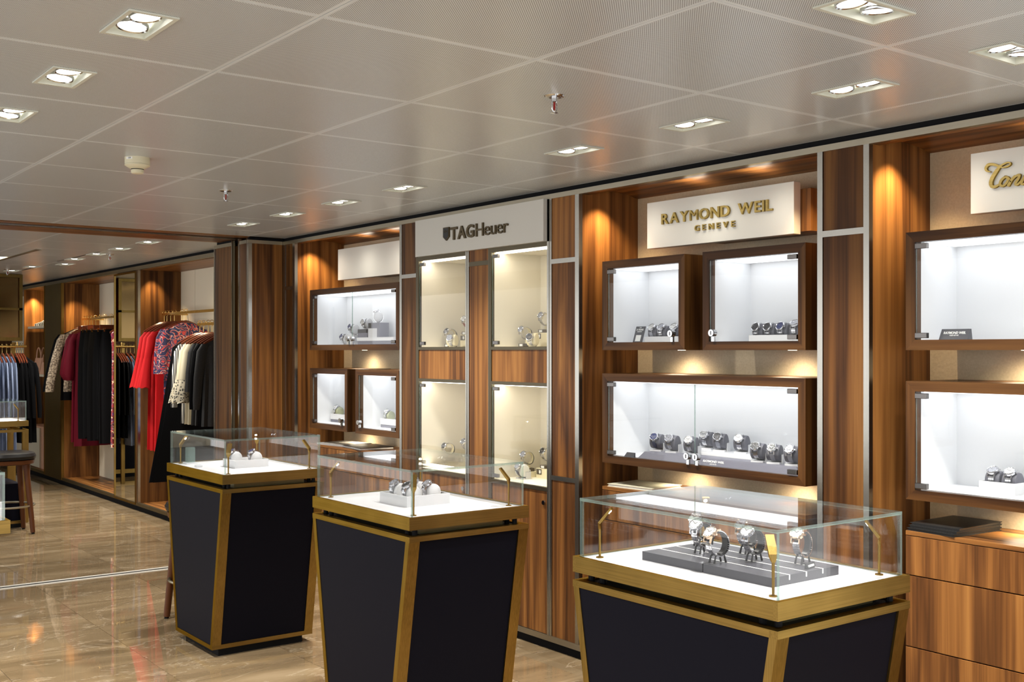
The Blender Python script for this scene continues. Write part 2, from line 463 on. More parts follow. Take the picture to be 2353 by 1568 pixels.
def spot(name, loc, target, power, color, angle=90, blend=0.8, size=0.03, parent=None):
    l = bpy.data.lights.new(name, 'SPOT'); l.energy = power; l.color = color
    l.spot_size = math.radians(angle); l.spot_blend = blend; l.shadow_soft_size = size
    o = bpy.data.objects.new(name, l); C.objects.link(o)
    base = Vector(WLOC[parent.name]) if parent else Vector((0, 0, 0))
    o.parent = parent; o.location = Vector(loc) - base
    o.rotation_euler = (Vector(target) - Vector(loc)).to_track_quat('-Z', 'Y').to_euler()
    return o
def text_mesh(body, size, extrude, mat, bold=0.0, sx=1.0):
    c = bpy.data.curves.new('t', 'FONT'); c.body = body; c.size = size; c.extrude = extrude; c.offset = bold*size
    c.resolution_u = 3
    o = bpy.data.objects.new('t', c); C.objects.link(o)
    dg = bpy.context.evaluated_depsgraph_get(); dg.update()
    me = bpy.data.meshes.new_from_object(o.evaluated_get(dg))
    C.objects.unlink(o); bpy.data.objects.remove(o); bpy.data.curves.remove(c)
    if sx != 1.0: me.transform(Matrix.Diagonal((sx, 1, 1, 1)))
    me.materials.clear(); me.materials.append(MATS[mat])
    for p in me.polygons: p.use_smooth = False
    return me
# text plane facing -X: text x -> -Y, text y -> Z, extrude z -> -X
FACE_MX = Matrix(((0, 0, -1, 0), (-1, 0, 0, 0), (0, 1, 0, 0), (0, 0, 0, 1)))
def bounds(me):
    xs = [v.co.x for v in me.vertices]; ys = [v.co.y for v in me.vertices]
    return min(xs), max(xs), min(ys), max(ys)
def word(body, parent, x, y_left, y_right, z0, height, depth, mat, gap=0.12, bold=0.0, name='letter'):
    """separate raised letters between y_left and y_right on a board whose face is at x"""
    ms = []
    for ch in body:
        if ch == ' ': ms.append(None); continue
        me = text_mesh(ch, 1.0, 0.0, mat, bold if ch != 'M' else 0.0); ms.append(me)
    capm = text_mesh('H', 1.0, 0.0, mat, bold); cb = bounds(capm); cap = cb[3]-cb[2]; bpy.data.meshes.remove(capm)
    ws = [0.38 if m is None else bounds(m)[1]-bounds(m)[0] for m in ms]
    total = sum(ws) + gap*(len(ms)-1)
    k = (y_left-y_right)/total; s = height/cap
    cur = y_left
    for m, wd in zip(ms, ws):
        if m is not None:
            bx = bounds(m)
            m.transform(Matrix.Translation((-bx[0], -cb[2], 0)))
            m.transform(Matrix.Diagonal((k, s, 1, 1)))
            bm = bmesh.new(); bm.from_mesh(m)
            r = bmesh.ops.extrude_face_region(bm, geom=bm.faces[:])
            bmesh.ops.translate(bm, vec=(0, 0, depth), verts=[g for g in r['geom'] if isinstance(g, bmesh.types.BMVert)])
            bmesh.ops.recalc_face_normals(bm, faces=bm.faces[:])
            for f_ in bm.faces: f_.smooth = False
            bm.to_mesh(m); bm.free()
            m.transform(FACE_MX)
            link(name, m, parent, (x, cur, z0))
        cur -= (wd + gap)*k
def flat_text(body, parent, loc, size, mat, mx, width=None, depth=0.0004, name='lettering', bold=0.0):
    """printed line of text, centred at loc, plane given by the 3x3/4x4 matrix mx"""
    me = text_mesh(body, size, depth, mat, bold)
    b = bounds(me)
    me.transform(Matrix.Translation((-(b[0]+b[1])/2, -(b[2]+b[3])/2, 0)))
    if width: me.transform(Matrix.Diagonal((width/(b[1]-b[0]), 1, 1, 1)))
    me.transform(mx)
    return link(name, me, parent, loc)

# ================================================================ floor
H = 2.38
fl = struct(MB().box(-2.6, 4.1, -1.4, 17.4, -0.10, -0.004).build('floor', 'grout'))
TS = 0.63
tile_me = MB().box(-TS/2+0.0011, TS/2-0.0011, -TS/2+0.0011, TS/2-0.0011, -0.004, 0.0).mesh('floor_tile', 'marble')
k = 0
for i in range(-5, 4):
    for j in range(-9, 21):
        x = 1.885 + TS*(i+0.5) + 0.0; y = 4.46 + TS*(j+0.5)
        if x > 3.95 or (x < -0.6 and (y > 4 or y < 0.8)): continue
        if x < 0.28*y-2.4 and y > 9.5 and x < 0.6: continue
        link('floor_tile', tile_me, fl, (x, y, 0))
# track of the sliding shutter in the floor, under the ceiling slot
tr = struct(MB().box(-2.6, 3.33, 7.705, 7.735, -0.004, 0.0035).build('trim_1', 'threshold_metal'))
MB().box(-2.6, 3.33, 7.735, 7.775, -0.004, 0.001).build('track_slot', 'black_gap', tr)
MB().box(-2.6, 3.33, 7.775, 7.805, -0.004, 0.0035).build('track_rail', 'threshold_metal', tr)

# ================================================================ ceiling with perforated panels
ce = struct(MB().box(-2.9, 4.1, -1.6, 17.4, 2.47, 2.52).build('ceiling', 'plenum'))
LIGHTS = []   # cx, cy, long axis ('x' or 'y'), label, visible
def L(cx, cy, ax, lab, vis=True): LIGHTS.append((cx, cy, ax, lab, vis))
for cy, lab in ((2.147, 'near the upper right, largest one of the row along the wall'), (2.840, 'above the gold block capitals, second from the right in its row'),
                (3.522, 'to the lower right of the larger sprinkler, third of its row'), (4.862, 'over the sign with dark bronze letters, first past the row gap'),
                (5.540, 'over the blank sign, second past the row gap'), (6.222, 'third past the row gap, left of the blank sign'), (6.880, 'last of the right row, next to the wood shutter header')):
    L(2.980, cy, 'y', 'double ceiling downlight ' + lab)
for cy, lab in ((2.825, 'largest at the upper left of the photo'), (3.503, 'middle one of the three at the upper left'), (4.175, 'cut by the left edge of the photo')):
    L(0.941, cy, 'y', 'double ceiling downlight ' + lab)
L(2.312, 1.637, 'x', 'double ceiling downlight cut by the top edge of the photo')
L(2.980, 1.627, 'x', 'double ceiling downlight cut by the right edge of the photo')
for x, y in ((0.941, 2.145), (0.941, 1.465), (0.941, 0.785), (2.98, 0.785), (2.30, 0.105), (0.941, 4.862), (0.941, 5.54), (0.941, 6.22), (-0.42, 2.825), (-0.42, 4.175), (-0.42, 5.54), (-0.42, 1.465)):
    L(x, y, 'y', 'double ceiling downlight outside the view of the photo', False)  # unseen downlights, added because they light the room
FAR = [(2.90, 8.47, 'dim far downlight nearest the shutter header'), (2.90, 9.15, 'far downlight left of the dim one beyond the shutter header'), (2.90, 9.78, 'far downlight above the chrome sprinkler of the clothes hall'),
       (2.90, 10.44, 'far downlight just left of the one above the far sprinkler'), (3.00, 11.12, 'small far downlight below its row, over the bronze panel'), (2.83, 11.66, 'far downlight above the bronze panel, second from left'), (2.80, 12.36, 'far downlight at the far left above the bronze framed unit')]
for x, y, lab in FAR: L(x, y, 'y', lab)
for x, y in ((1.54, 9.15), (1.54, 11.1), (0.2, 9.8)): L(x, y, 'y', 'far downlight outside the view of the photo', False)  # more unseen downlights, added for their light in the clothes hall
pm = {}
def panel(cx, cy, wx, wy, mat):
    cut = [(a[0]-cx, a[1]-cy, a[2]) for a in LIGHTS if abs(a[0]-cx) < wx/2 and abs(a[1]-cy) < wy/2]
    key = (round(wx, 3), round(wy, 3), mat, tuple((round(a, 3), round(b, 3), c) for a, b, c in cut))
    if key not in pm:
        m = MB(); g = 0.0012; X, Y = wx/2-g, wy/2-g
        if not cut: m.box(-X, X, -Y, Y, H, H+0.009)
        else:
            a, b, ax = cut[0]
            hx, hy = (0.056, 0.113) if ax == 'y' else (0.113, 0.056)
            m.box(-X, a-hx, -Y, Y, H, H+0.009); m.box(a+hx, X, -Y, Y, H, H+0.009)
            m.box(a-hx, a+hx, -Y, b-hy, H, H+0.009); m.box(a-hx, a+hx, b+hy, Y, H, H+0.009)
        pm[key] = m.mesh('ceiling_panel', mat)
    link('ceiling_panel', pm[key], ce, (cx, cy, 0))
P = 0.68
YS = [1.805 + P*(j+0.5) for j in range(-4, 8)]
for i in range(6):
    for cy in YS: panel(3.32 - P*(i+0.5), cy, P, P, 'perforated_panel')
    panel(3.32 - P*(i+0.5), 7.4225, P, 0.355, 'perforated_short')
for cy in YS: panel(3.467, cy, 0.294, P, 'perforated_strip')
panel(3.467, 7.4225, 0.294, 0.355, 'perforated_strip')
for j in range(13):
    for i in range(5):
        if 3.54 - P*(i+1) < 0.28*(8.2+P*j)-2.4-0.6: continue
        panel(3.54 - P*(i+0.5), 8.155 + P*(j+0.5), P, P, 'perforated_panel')
# shutter header across the ceiling
hd = struct(MB().box(-2.6, 3.60, 7.61, 7.715, H-0.004, H+0.03).build('trim_2', 'walnut_x'))
MB().box(-2.6, 3.60, 7.715, 7.80, H+0.02, H+0.05).build('shutter_slot', 'black_gap', hd)
MB().box(-2.6, 3.60, 7.80, 7.835, H-0.006, H+0.03).build('metal_strip', 'steel_trim', hd)
MB().box(-2.6, 3.60, 7.835, 8.15, H-0.004, H+0.03).build('wood_strip', 'walnut_x', hd)
# recessed light cove of the clothes hall
MB().box(2.36, 2.40, 9.6, 16.5, H-0.004, H+0.02).build('cove_strip', 'rail_metal', ce)
MB().box(2.30, 2.36, 10.6, 16.5, H-0.001, H+0.02).build('cove_lens', 'cove_light', ce)

# ---------------------------------------------------------------- downlights
def fixture_meshes():
    f = MB()
    a, b = 0.0625, 0.120; i, j = 0.051, 0.108
    for x0, x1, y0, y1 in ((-a, a, -b, -j), (-a, a, j, b), (-a, -i, -j, j), (i, a, -j, j)): f.box(x0, x1, y0, y1, H-0.005, H-0.0005)
    frame = f.mesh('frame', 'fixture')
    t = MB(); p, q = 0.046, 0.100; z0, z1 = H-0.004, H+0.022
    lo = [(-i,-j,z0),(i,-j,z0),(i,j,z0),(-i,j,z0)]; hi = [(-p,-q,z1),(p,-q,z1),(p,q,z1),(-p,q,z1)]
    t.faces(lo+hi, [(0,1,5,4),(1,2,6,5),(2,3,7,6),(3,0,4,7),(4,5,6,7)])
    trough = t.mesh('trough', 'fixture')
    lamps = []
    for s in (-1, 1):
        tilt = Matrix.Translation((0, s*0.051, H+0.0095)) @ Matrix.Rotation(math.radians(5*s), 4, 'Y') @ Matrix.Rotation(math.radians(-4), 4, 'X')
        r = MB().lathe([(0.036, -0.004), (0.040, -0.006), (0.042, -0.002), (0.042, 0.004)], 24, tilt, 0, False).mesh('lamp_ring', 'chrome', True)
        d = MB().lathe([(0.0, -0.003), (0.0365, -0.0025), (0.0365, 0.002)], 24, tilt).mesh('lamp', 'lamp_disc', True)
        lamps.append((r, d))
    return frame, trough, lamps
FX = fixture_meshes()
for cx, cy, ax, lab, vis in LIGHTS:
    far = cy > 8
    t = thing('ceiling_downlight', lab, 'ceiling light', (cx, cy, 0), 'ceiling downlights' if vis else 'ceiling downlights out of view')
    if ax == 'x': t.rotation_euler = (0, 0, math.pi/2)
    def add(me, par, nm):
        o = bpy.data.objects.new(nm, me); C.objects.link(o); o.parent = par; WLOC[o.name] = Vector((cx, cy, 0)); return o
    add(FX[0], t, 'frame'); add(FX[1], t, 'trough')
    for r, d in FX[2]:
        l = add(d, t, 'lamp'); add(r, l, 'lamp_ring')
    if lab.startswith('dim'): continue
    spot('downlight_beam', (cx, cy, H-0.012), (cx, cy, 0), P_DOWN, NEUT, 115, 1.0, 0.05, t)

# ---------------------------------------------------------------- sprinklers and detector
def sprinkler(x, y, lab, sc_=1.0):
    t = thing('fire_sprinkler', lab, 'sprinkler', (x, y, H), 'chrome ceiling sprinklers')
    z = H
    MB().lathe([(0.0, z-0.004), (0.010, z-0.008), (0.030, z-0.005), (0.034, z-0.001), (0.034, z)], 28, Matrix.Translation((x, y, 0))).build('escutcheon', 'chrome', t, None, True)
    MB().cyl((x, y, z-0.005), (x, y, z-0.020), 0.010).build('nozzle', 'chrome', t, None, True)
    m = MB()
    for s in (-1, 1):
        m.tube([(x+s*0.0095, y, z-0.018), (x+s*0.0105, y, z-0.032), (x+s*0.0095, y, z-0.044), (x+s*0.003, y, z-0.054)], 0.0022, 6)
    m.build('yoke', 'chrome', t, None, True)
    MB().cyl((x, y, z-0.022), (x, y, z-0.047), 0.0032, None, 10).build('glass_bulb', 'red_glass', t, None, True)
    m = MB().cyl((x, y, z-0.052), (x, y, z-0.058), 0.005, 0.004)
    for k in range(8):
        a = k*math.pi/4; c, s = math.cos(a), math.sin(a)
        m.hexa([(x+c*0.003-s*0.0025, y+s*0.003+c*0.0025, z-0.0585), (x+c*0.003+s*0.0025, y+s*0.003-c*0.0025, z-0.0585), (x+c*0.013+s*0.0025, y+s*0.013-c*0.0025, z-0.0565), (x+c*0.013-s*0.0025, y+s*0.013+c*0.0025, z-0.0565)],
               [(x+c*0.003-s*0.0025, y+s*0.003+c*0.0025, z-0.0572), (x+c*0.003+s*0.0025, y+s*0.003-c*0.0025, z-0.0572), (x+c*0.013+s*0.0025, y+s*0.013-c*0.0025, z-0.0552), (x+c*0.013-s*0.0025, y+s*0.013+c*0.0025, z-0.0552)])
    m.build('deflector', 'chrome', t)
sprinkler(2.286, 2.80, 'chrome fire sprinkler with red bulb, larger one near photo centre')
sprinkler(2.282, 5.492, 'chrome fire sprinkler with red bulb, smaller one right of the smoke detector')
sprinkler(3.00, 9.75, 'chrome fire sprinkler on the clothes hall ceiling')
sprinkler(2.72, 12.2, 'chrome fire sprinkler above the corner of the bronze framed unit')
t = thing('smoke_detector', 'yellowed cream smoke detector with a small number label on the ceiling', 'smoke detector', (1.59, 4.79, H))
T = Matrix.Translation((1.59, 4.79, 0))
MB().lathe([(0.050, H-0.030), (0.0525, H-0.028), (0.0525, H)], 36, T).build('base', 'detector', t, None, True)
MB().lathe([(0.028, H-0.049), (0.0525, H-0.034), (0.0525, H-0.030), (0.03, H-0.030)], 36, T).build('cover', 'detector', t, None, True)
MB().lathe([(0.0, H-0.069), (0.022, H-0.068), (0.0265, H-0.064), (0.0265, H-0.052), (0.02, H-0.052)], 30, T).build('sensor_cap', 'detector', t, None, True)
MB().lathe([(0.0255, H-0.0525), (0.0275, H-0.0515), (0.0275, H-0.0485), (0.0255, H-0.048)], 30, T).build('vent_slot', 'black_gap', t)
fw = Vector((math.sin(math.radians(37.04)), math.cos(math.radians(37.04)), 0)); a0 = math.atan2(-4.79, -1.59)
m = MB(); aa = [a0 - math.radians(58) + math.radians(5)*k for k in range(8)]
vs = []
for a in aa:
    for z in (H-0.0125, H-0.003): vs.append((1.59+0.0531*math.cos(a), 4.79+0.0531*math.sin(a), z))
m.faces(vs, [(2*i, 2*i+2, 2*i+3, 2*i+1) for i in range(7)])
lb = m.build('number_label', 'paper_white', t)
a = aa[4]; nrm = Vector((math.cos(a), math.sin(a), 0)); rt = Vector((0, 0, 1)).cross(nrm)
mx = Matrix((( rt.x, 0, nrm.x, 0), (rt.y, 0, nrm.y, 0), (0, 1, 0, 0), (0, 0, 0, 1)))
flat_text('7.29', lb, (1.59+0.0537*nrm.x, 4.79+0.0537*nrm.y, H-0.0078), 0.0085, 'ink', mx)

# ================================================================ right wall with walnut fittings
XF, XB = 3.60, 4.01
wr = struct(MB().box(4.012, 4.07, 0.85, 7.66, 0, 2.46).build('wall_right', 'cream_wall'))
def wpart(n, mat, x0, x1, y0, y1, z0, z1, par=None): return MB().box(x0, x1, y0, y1, z0, z1).build(n, mat, par or wr)
wpart('head_rail', 'rail_metal', XF, XF+0.03, 0.85, 7.60, 2.331, 2.356)
wpart('shadow_gap', 'black_gap', XF+0.016, XF+0.05, 0.85, 7.60, 2.356, 2.47)
wpart('base_rail', 'rail_metal', XF-0.002, XF+0.02, 0.85, 7.60, 0.046, 0.076)
wpart('toe_kick', 'black_gap', XF+0.02, XF+0.05, 0.85, 7.60, 0.0, 0.046)
def strip(y0, y1): wpart('metal_strip', 'steel_trim', XF, XF+0.024, y0, y1, 0.076, 2.331)
def cross(y0, y1, z0, z1, mat='steel_trim'): wpart('cross_rail', mat, XF, XF+0.02, y0, y1, z0, z1)
def pillar(y0, y1, zs, mats, proud=0.004):
    for (z0, z1), m in zip(zs, mats): wpart('wood_panel', m, XF+proud, XF+0.03, y0+0.0015, y1-0.0015, z0, z1)
ZP = [(0.076, 0.882), (0.905, 1.994), (2.018, 2.331)]
def full_pillar(ya, yb, yc, yd, m3):
    strip(ya, yb); strip(yc, yd); pillar(yb, yc, ZP, m3); cross(yb, yc, 0.882, 0.905); cross(yb, yc, 1.994, 2.018)
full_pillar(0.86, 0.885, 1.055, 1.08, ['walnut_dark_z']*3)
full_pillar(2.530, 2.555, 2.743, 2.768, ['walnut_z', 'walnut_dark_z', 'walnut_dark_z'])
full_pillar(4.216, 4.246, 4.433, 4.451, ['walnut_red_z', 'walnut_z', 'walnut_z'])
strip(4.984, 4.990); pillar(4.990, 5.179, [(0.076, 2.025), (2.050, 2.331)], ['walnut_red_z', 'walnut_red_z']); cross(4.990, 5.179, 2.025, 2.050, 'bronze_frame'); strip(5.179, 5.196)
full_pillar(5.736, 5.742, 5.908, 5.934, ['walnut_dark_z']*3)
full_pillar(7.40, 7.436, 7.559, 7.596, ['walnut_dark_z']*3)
# niches: side panels, soffit, back panel
def niche(y0, y1):
    wpart('side_panel', 'walnut_z', XF+0.024, XB, y1, y1+0.018, 0.0, 2.366)
    wpart('side_panel', 'walnut_z', XF+0.024, XB, y0-0.018, y0, 0.0, 2.366)
    MB().prism([(XF+0.03, 2.331), (XF+0.065, 2.331), (XF+0.075, 2.345), (XF+0.12, 2.356), (XF+0.22, 2.361), (XF+0.33, 2.353), (XF+0.41, 2.336), (XF+0.41, 2.37), (XF+0.052, 2.37), (XF+0.052, 2.352), (XF+0.03, 2.352)], 1, y0, y1).build('soffit', 'walnut_y', wr)
    wpart('back_panel', 'beige_panel', XB-0.006, XB+0.002, y0, y1, 0.0, 2.36)
    for y, yt in ((y0+0.10, y0+0.02), (y1-0.10, y1-0.02)): spot('niche_spot', (XF+0.12, y, 2.338), (XF+0.16, yt, 0.9), P_NICHE*1.15, WARM, 100, 1.0, 0.012)
    for f in (0.2, 0.5, 0.8): spot('niche_wash', (XF+0.055, y0+(y1-y0)*f, 2.328), (XF+0.12, y0+(y1-y0)*f, 0.0), P_NICHE*0.26, (1.0, 0.93, 0.80), 160, 1.0, 0.14)
NICHES = [(1.08, 2.530), (2.768, 4.216), (5.934, 7.40)]
for a, b in NICHES: niche(a, b)
# return wall beside the shutter pocket and the jamb
rw = struct(MB().box(3.36, 4.07, 7.66, 7.70, 0, 2.46).build('wall_left', 'walnut_z'))
MB().box(3.354, 3.598, 7.60, 7.66, 0.076, 2.331).build('wood_panel', 'walnut_z', rw)
MB().box(3.325, 3.598, 7.597, 7.62, 2.331, 2.356).build('head_rail', 'rail_metal', rw)
MB().box(3.34, 3.62, 7.61, 7.64, 2.356, 2.47).build('shadow_gap', 'black_gap', rw)
MB().box(3.325, 3.598, 7.597, 7.62, 0.046, 0.076).build('base_rail', 'rail_metal', rw)
MB().box(3.35, 3.62, 7.615, 7.64, 0.0, 0.046).build('toe_kick', 'black_gap', rw)
MB().box(3.327, 3.354, 7.592, 7.625, 0.0, 2.331).build('corner_post', 'steel_trim', rw)
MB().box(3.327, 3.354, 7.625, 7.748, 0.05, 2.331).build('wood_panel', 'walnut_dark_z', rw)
MB().box(3.325, 3.354, 7.625, 7.748, 2.331, 2.356).build('head_rail', 'rail_metal', rw)
MB().box(3.322, 3.345, 7.748, 7.768, 0.0, 2.372).build('metal_strip', 'chrome', rw)
MB().box(3.42, 3.44, 7.70, 7.95, 0.0, 2.40).build('shutter_pocket', 'bronze_frame', rw)
MB().box(3.36, 3.385, 7.80, 7.85, 0.0, 2.38).build('shutter_edge', 'bronze_panel', rw)
MB().box(3.322, 3.345, 7.882, 7.894, 0.0, 2.372).build('metal_strip', 'chrome', rw)
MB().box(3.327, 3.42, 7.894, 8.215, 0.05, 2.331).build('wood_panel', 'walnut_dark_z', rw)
MB().box(3.323, 3.354, 7.894, 8.229, 2.331, 2.358).build('head_rail', 'rail_metal', rw)
MB().box(3.335, 3.40, 7.894, 8.20, 2.358, 2.385).build('shadow_gap', 'black_gap', rw)
MB().box(3.322, 3.42, 8.215, 8.232, 0.0, 2.331).build('metal_strip', 'steel_trim', rw)
MB().box(3.42, 4.07, 7.95, 8.215, 0.0, 2.40).build('jamb_core', 'walnut_z', rw)

# ================================================================ floating wall cabinets
XC = 3.66
FW = 0.038
def hinge(par, y, z, s):
    """clamp hinge at the glass corner; s = +1 or -1 towards the middle of the door"""
    h = MB().box(XC-0.006, XC+0.012, min(y, y+s*0.048), max(y, y+s*0.048), z-0.010, z+0.010).build('hinge', 'dark_steel', par, None, False, 0.002)
def lock(par, y, z):
    m = MB().cyl((XC-0.024, y, z+0.024), (XC+0.001, y, z+0.024), 0.0155, None, 18).box(XC-0.012, XC-0.001, y-0.008, y+0.008, z-0.014, z+0.024)
    m.box(XC-0.0246, XC-0.0238, y-0.0022, y+0.0022, z+0.016, z+0.032, 1).cyl((XC-0.0215, y, z+0.024), (XC-0.019, y, z+0.024), 0.0164, None, 18, 1)
    m.build('lock', ['chrome', 'ink'], par, None, True)
def wall_cabinet(y0, y1, z0, z1, doors, label, puck=True, locks=None, group=None):
    t = thing('wall_cabinet', label, 'cabinet', (XC, (y0+y1)/2, z0), group)
    f = FW
    def rail(pts, mat):
        MB().prism(pts, 0, XC, XC+0.04).build('frame_rail', mat, t)
    rail([(y0, z0), (y1, z0), (y1-f, z0+f), (y0+f, z0+f)], 'walnut_frame_y')
    rail([(y0, z1), (y0+f, z1-f), (y1-f, z1-f), (y1, z1)], 'walnut_frame_y')
    rail([(y0, z0), (y0+f, z0+f), (y0+f, z1-f), (y0, z1)], 'walnut_frame_z')
    rail([(y1, z0), (y1, z1), (y1-f, z1-f), (y1-f, z0+f)], 'walnut_frame_z')
    xb = 4.003; c = 0.02
    m = MB()
    m.box(XC+0.04, xb, y0, y1, z0, z0+c).box(XC+0.04, xb, y0, y1, z1-c, z1).box(XC+0.04, xb, y0, y0+c, z0+c, z1-c).box(XC+0.04, xb, y1-c, y1, z0+c, z1-c)
    m.build('carcass', 'walnut_dark_z', t)
    i0, i1, k0, k1 = y0+f, y1-f, z0+f, z1-f; xi = 3.94; e = 0.012
    m = MB()
    m.box(XC+0.04, xi+e, i0-e, i1+e, k0-e, k0).box(XC+0.04, xi+e, i0-e, i1+e, k1, k1+e)
    m.box(XC+0.04, xi+e, i0-e, i0, k0, k1).box(XC+0.04, xi+e, i1, i1+e, k0, k1).box(xi, xi+e, i0, i1, k0, k1)
    m.build('liner', 'cabinet_white', t)
    MB().box(XC+0.044, XC+0.250, i0+0.01, i1-0.01, k1-0.004, k1-0.001).build('led_strip', 'led_white', t)
    g = 0.0015
    edges = [i0+g] + ([(i0+i1)/2] if doors == 2 else []) + [i1-g]
    for d in range(doors):
        a, b = edges[d]+g, edges[d+1]-g
        p = MB().box(XC+0.004, XC+0.010, a, b, k0+0.002, k1-0.002, 0, 1, 0).build('glass_door', ['glass_door', 'glass_edge'], t)
        if doors == 2: hs = ((b, -1),) if d == 1 else ((a, 1),)
        else: hs = ((a, 1),) if locks == 'far' else ((b, -1),)
        for y, s in hs:
            hinge(p, y, k1-0.016, s); hinge(p, y, k0+0.016, s)
        if doors == 2: ly = a+0.026 if d == 1 else b-0.026
        else: ly = b-0.03 if locks == 'far' else a+0.03
        lock(p, ly, k0+0.014)
    if puck:
        for fr in (0.22, 0.74) if doors == 2 else (0.5,):
            y = y0 + (y1-y0)*fr
            q = MB().lathe([(0.0, z0-0.0012), (0.018, z0-0.0012), (0.020, z0)], 20, Matrix.Translation((3.93, y, 0))).build('puck_light', 'puck_glow', t)
            spot('puck_beam', (3.90, y, z0-0.006), (3.92, y, z0-0.5), P_WASH, (1.0, 0.86, 0.62), 168, 1.0, 0.06, t)
    return t
CAB = 'walnut wall display cabinets'
wall_cabinet(2.872, 3.437, 1.550, 1.988, 1, 'square walnut display cabinet with four dark dial watches, below the gold block capitals', True, 'far', CAB)
wall_cabinet(3.548, 4.108, 1.550, 1.988, 1, 'square walnut display cabinet holding the black warranty card and three pale watches', True, 'x', CAB)
wall_cabinet(2.872, 4.108, 0.995, 1.435, 2, 'wide walnut display cabinet with nine watches on grey cushions', True, None, CAB)
wall_cabinet(1.180, 2.413, 1.550, 1.988, 2, 'wide walnut display cabinet with one dark name plate, under the script sign', True, None, CAB)
wall_cabinet(1.180, 2.413, 0.995, 1.435, 2, 'wide walnut display cabinet with a white box of two watches, at the right edge', True, None, CAB)
wall_cabinet(6.040, 7.276, 1.550, 1.983, 2, 'wide walnut display cabinet with bracelet watches on stacked blocks, below the blank sign', True, None, CAB)
wall_cabinet(6.040, 6.605, 0.990, 1.420, 1, 'small walnut display cabinet nearer the dark bronze lettered bay, one watch on white block', True, 'far', CAB)
wall_cabinet(6.716, 7.276, 0.990, 1.420, 1, 'small leftmost walnut display cabinet with a watch on an olive cushion', True, 'x', CAB)

# ---------------------------------------------------------------- drawer chests in the niches
def chest(y0, y1, label):
    t = thing('drawer_chest', label, 'chest of drawers', (XC, (y0+y1)/2, 0), 'walnut drawer chests')
    MB().box(XC+0.02, 4.0, y0, y1, 0.0, 0.858).build('carcass', 'walnut_dark_z', t)
    MB().box(XC, 4.0, y0, y1, 0.862, 0.878).build('top', 'walnut_y', t)
    for z0, z1 in ((0.056, 0.446), (0.450, 0.712), (0.716, 0.859)):
        MB().box(XC, XC+0.019, y0, y1, z0, z1).build('drawer_front', 'walnut_z', t, None, False, 0.0012)
chest(1.18, 2.413, 'walnut chest with three wide drawers at the right edge, black folders on top')
chest(2.872, 4.108, 'walnut chest with cream catalogue on top, behind the nearest glass case')
chest(6.040, 7.276, 'walnut chest with spiral binders on top, behind the two farther glass cases')

# ---------------------------------------------------------------- tall flush cabinets
def tall_cabinet(y0, y1, yl, yr, label):
    """y0..y1 overall, glass between yl and yr"""
    t = thing('tall_cabinet', label, 'cabinet', (XF, (y0+y1)/2, 0), 'tall flush watch cabinets')
    fx0, fx1 = XF-0.004, XF+0.018
    for z0, z1 in ((2.089, 2.113), (1.552, 1.569), (1.360, 1.379), (0.818, 0.838)): MB().box(fx0, fx1, yl, yr, z0, z1).build('frame_bar', 'bronze_frame', t)
    MB().box(fx0, fx1, y0, yl, 0.076, 2.113).build('frame_post', 'steel_trim', t)
    MB().box(fx0, fx1, yr, y1, 0.076, 2.113).build('frame_post', 'bronze_frame', t)
    MB().box(XF+0.002, XF+0.02, yl, yr, 1.379, 1.552).build('middle_panel', 'walnut_red_z', t)
    d = MB().box(XF+0.002, XF+0.02, yl+0.002, yr-0.002, 0.078, 0.816).build('base_door', 'walnut_red_z', t)
    MB().cyl((XF-0.006, yl+0.03, 0.757), (XF+0.004, yl+0.03, 0.757), 0.012, None, 16).build('lock', 'chrome', d, None, True)
    MB().box(XF+0.02, 4.0, y0, y0+0.012, 0.05, 2.33).box(XF+0.02, 4.0, y1-0.012, y1, 0.05, 2.33).box(XF+0.02, 4.0, y0+0.012, y1-0.012, 1.395, 1.54).build('carcass', 'walnut_dark_z', t)
    for z0, z1 in ((1.569, 2.089), (0.838, 1.360)):
        e = 0.008; xi = 3.945; m = MB()
        m.box(XF+0.018, xi+e, yl-e, yr+e, z0-e, z0).box(XF+0.018, xi+e, yl-e, yr+e, z1, z1+e).box(XF+0.018, xi+e, yl-e, yl, z0, z1).box(XF+0.018, xi+e, yr, yr+e, z0, z1).box(xi, xi+e, yl, yr, z0, z1)
        m.build('liner', 'cream_liner', t)
        MB().box(XF+0.022, XF+0.082, yl+0.01, yr-0.01, z1-0.004, z1-0.001).build('led_strip', 'led_warm', t)
        g = MB().box(XF+0.001, XF+0.007, yl+0.002, yr-0.002, z0+0.002, z1-0.002, 0, 1, 0).build('glass_door', ['glass_door', 'glass_edge'], t)
        for z in (z1-0.022, z0+0.022):
            MB().box(XF-0.006, XF+0.010, yr-0.062, yr-0.014, z-0.010, z+0.010).build('hinge', 'dark_steel', g, None, False, 0.002)
tall_cabinet(4.451, 4.984, 4.465, 4.956, 'tall cream lined watch cabinet on the right under the dark bronze lettering')
tall_cabinet(5.196, 5.736, 5.206, 5.706, 'tall cream lined watch cabinet on the left under the dark bronze lettering')

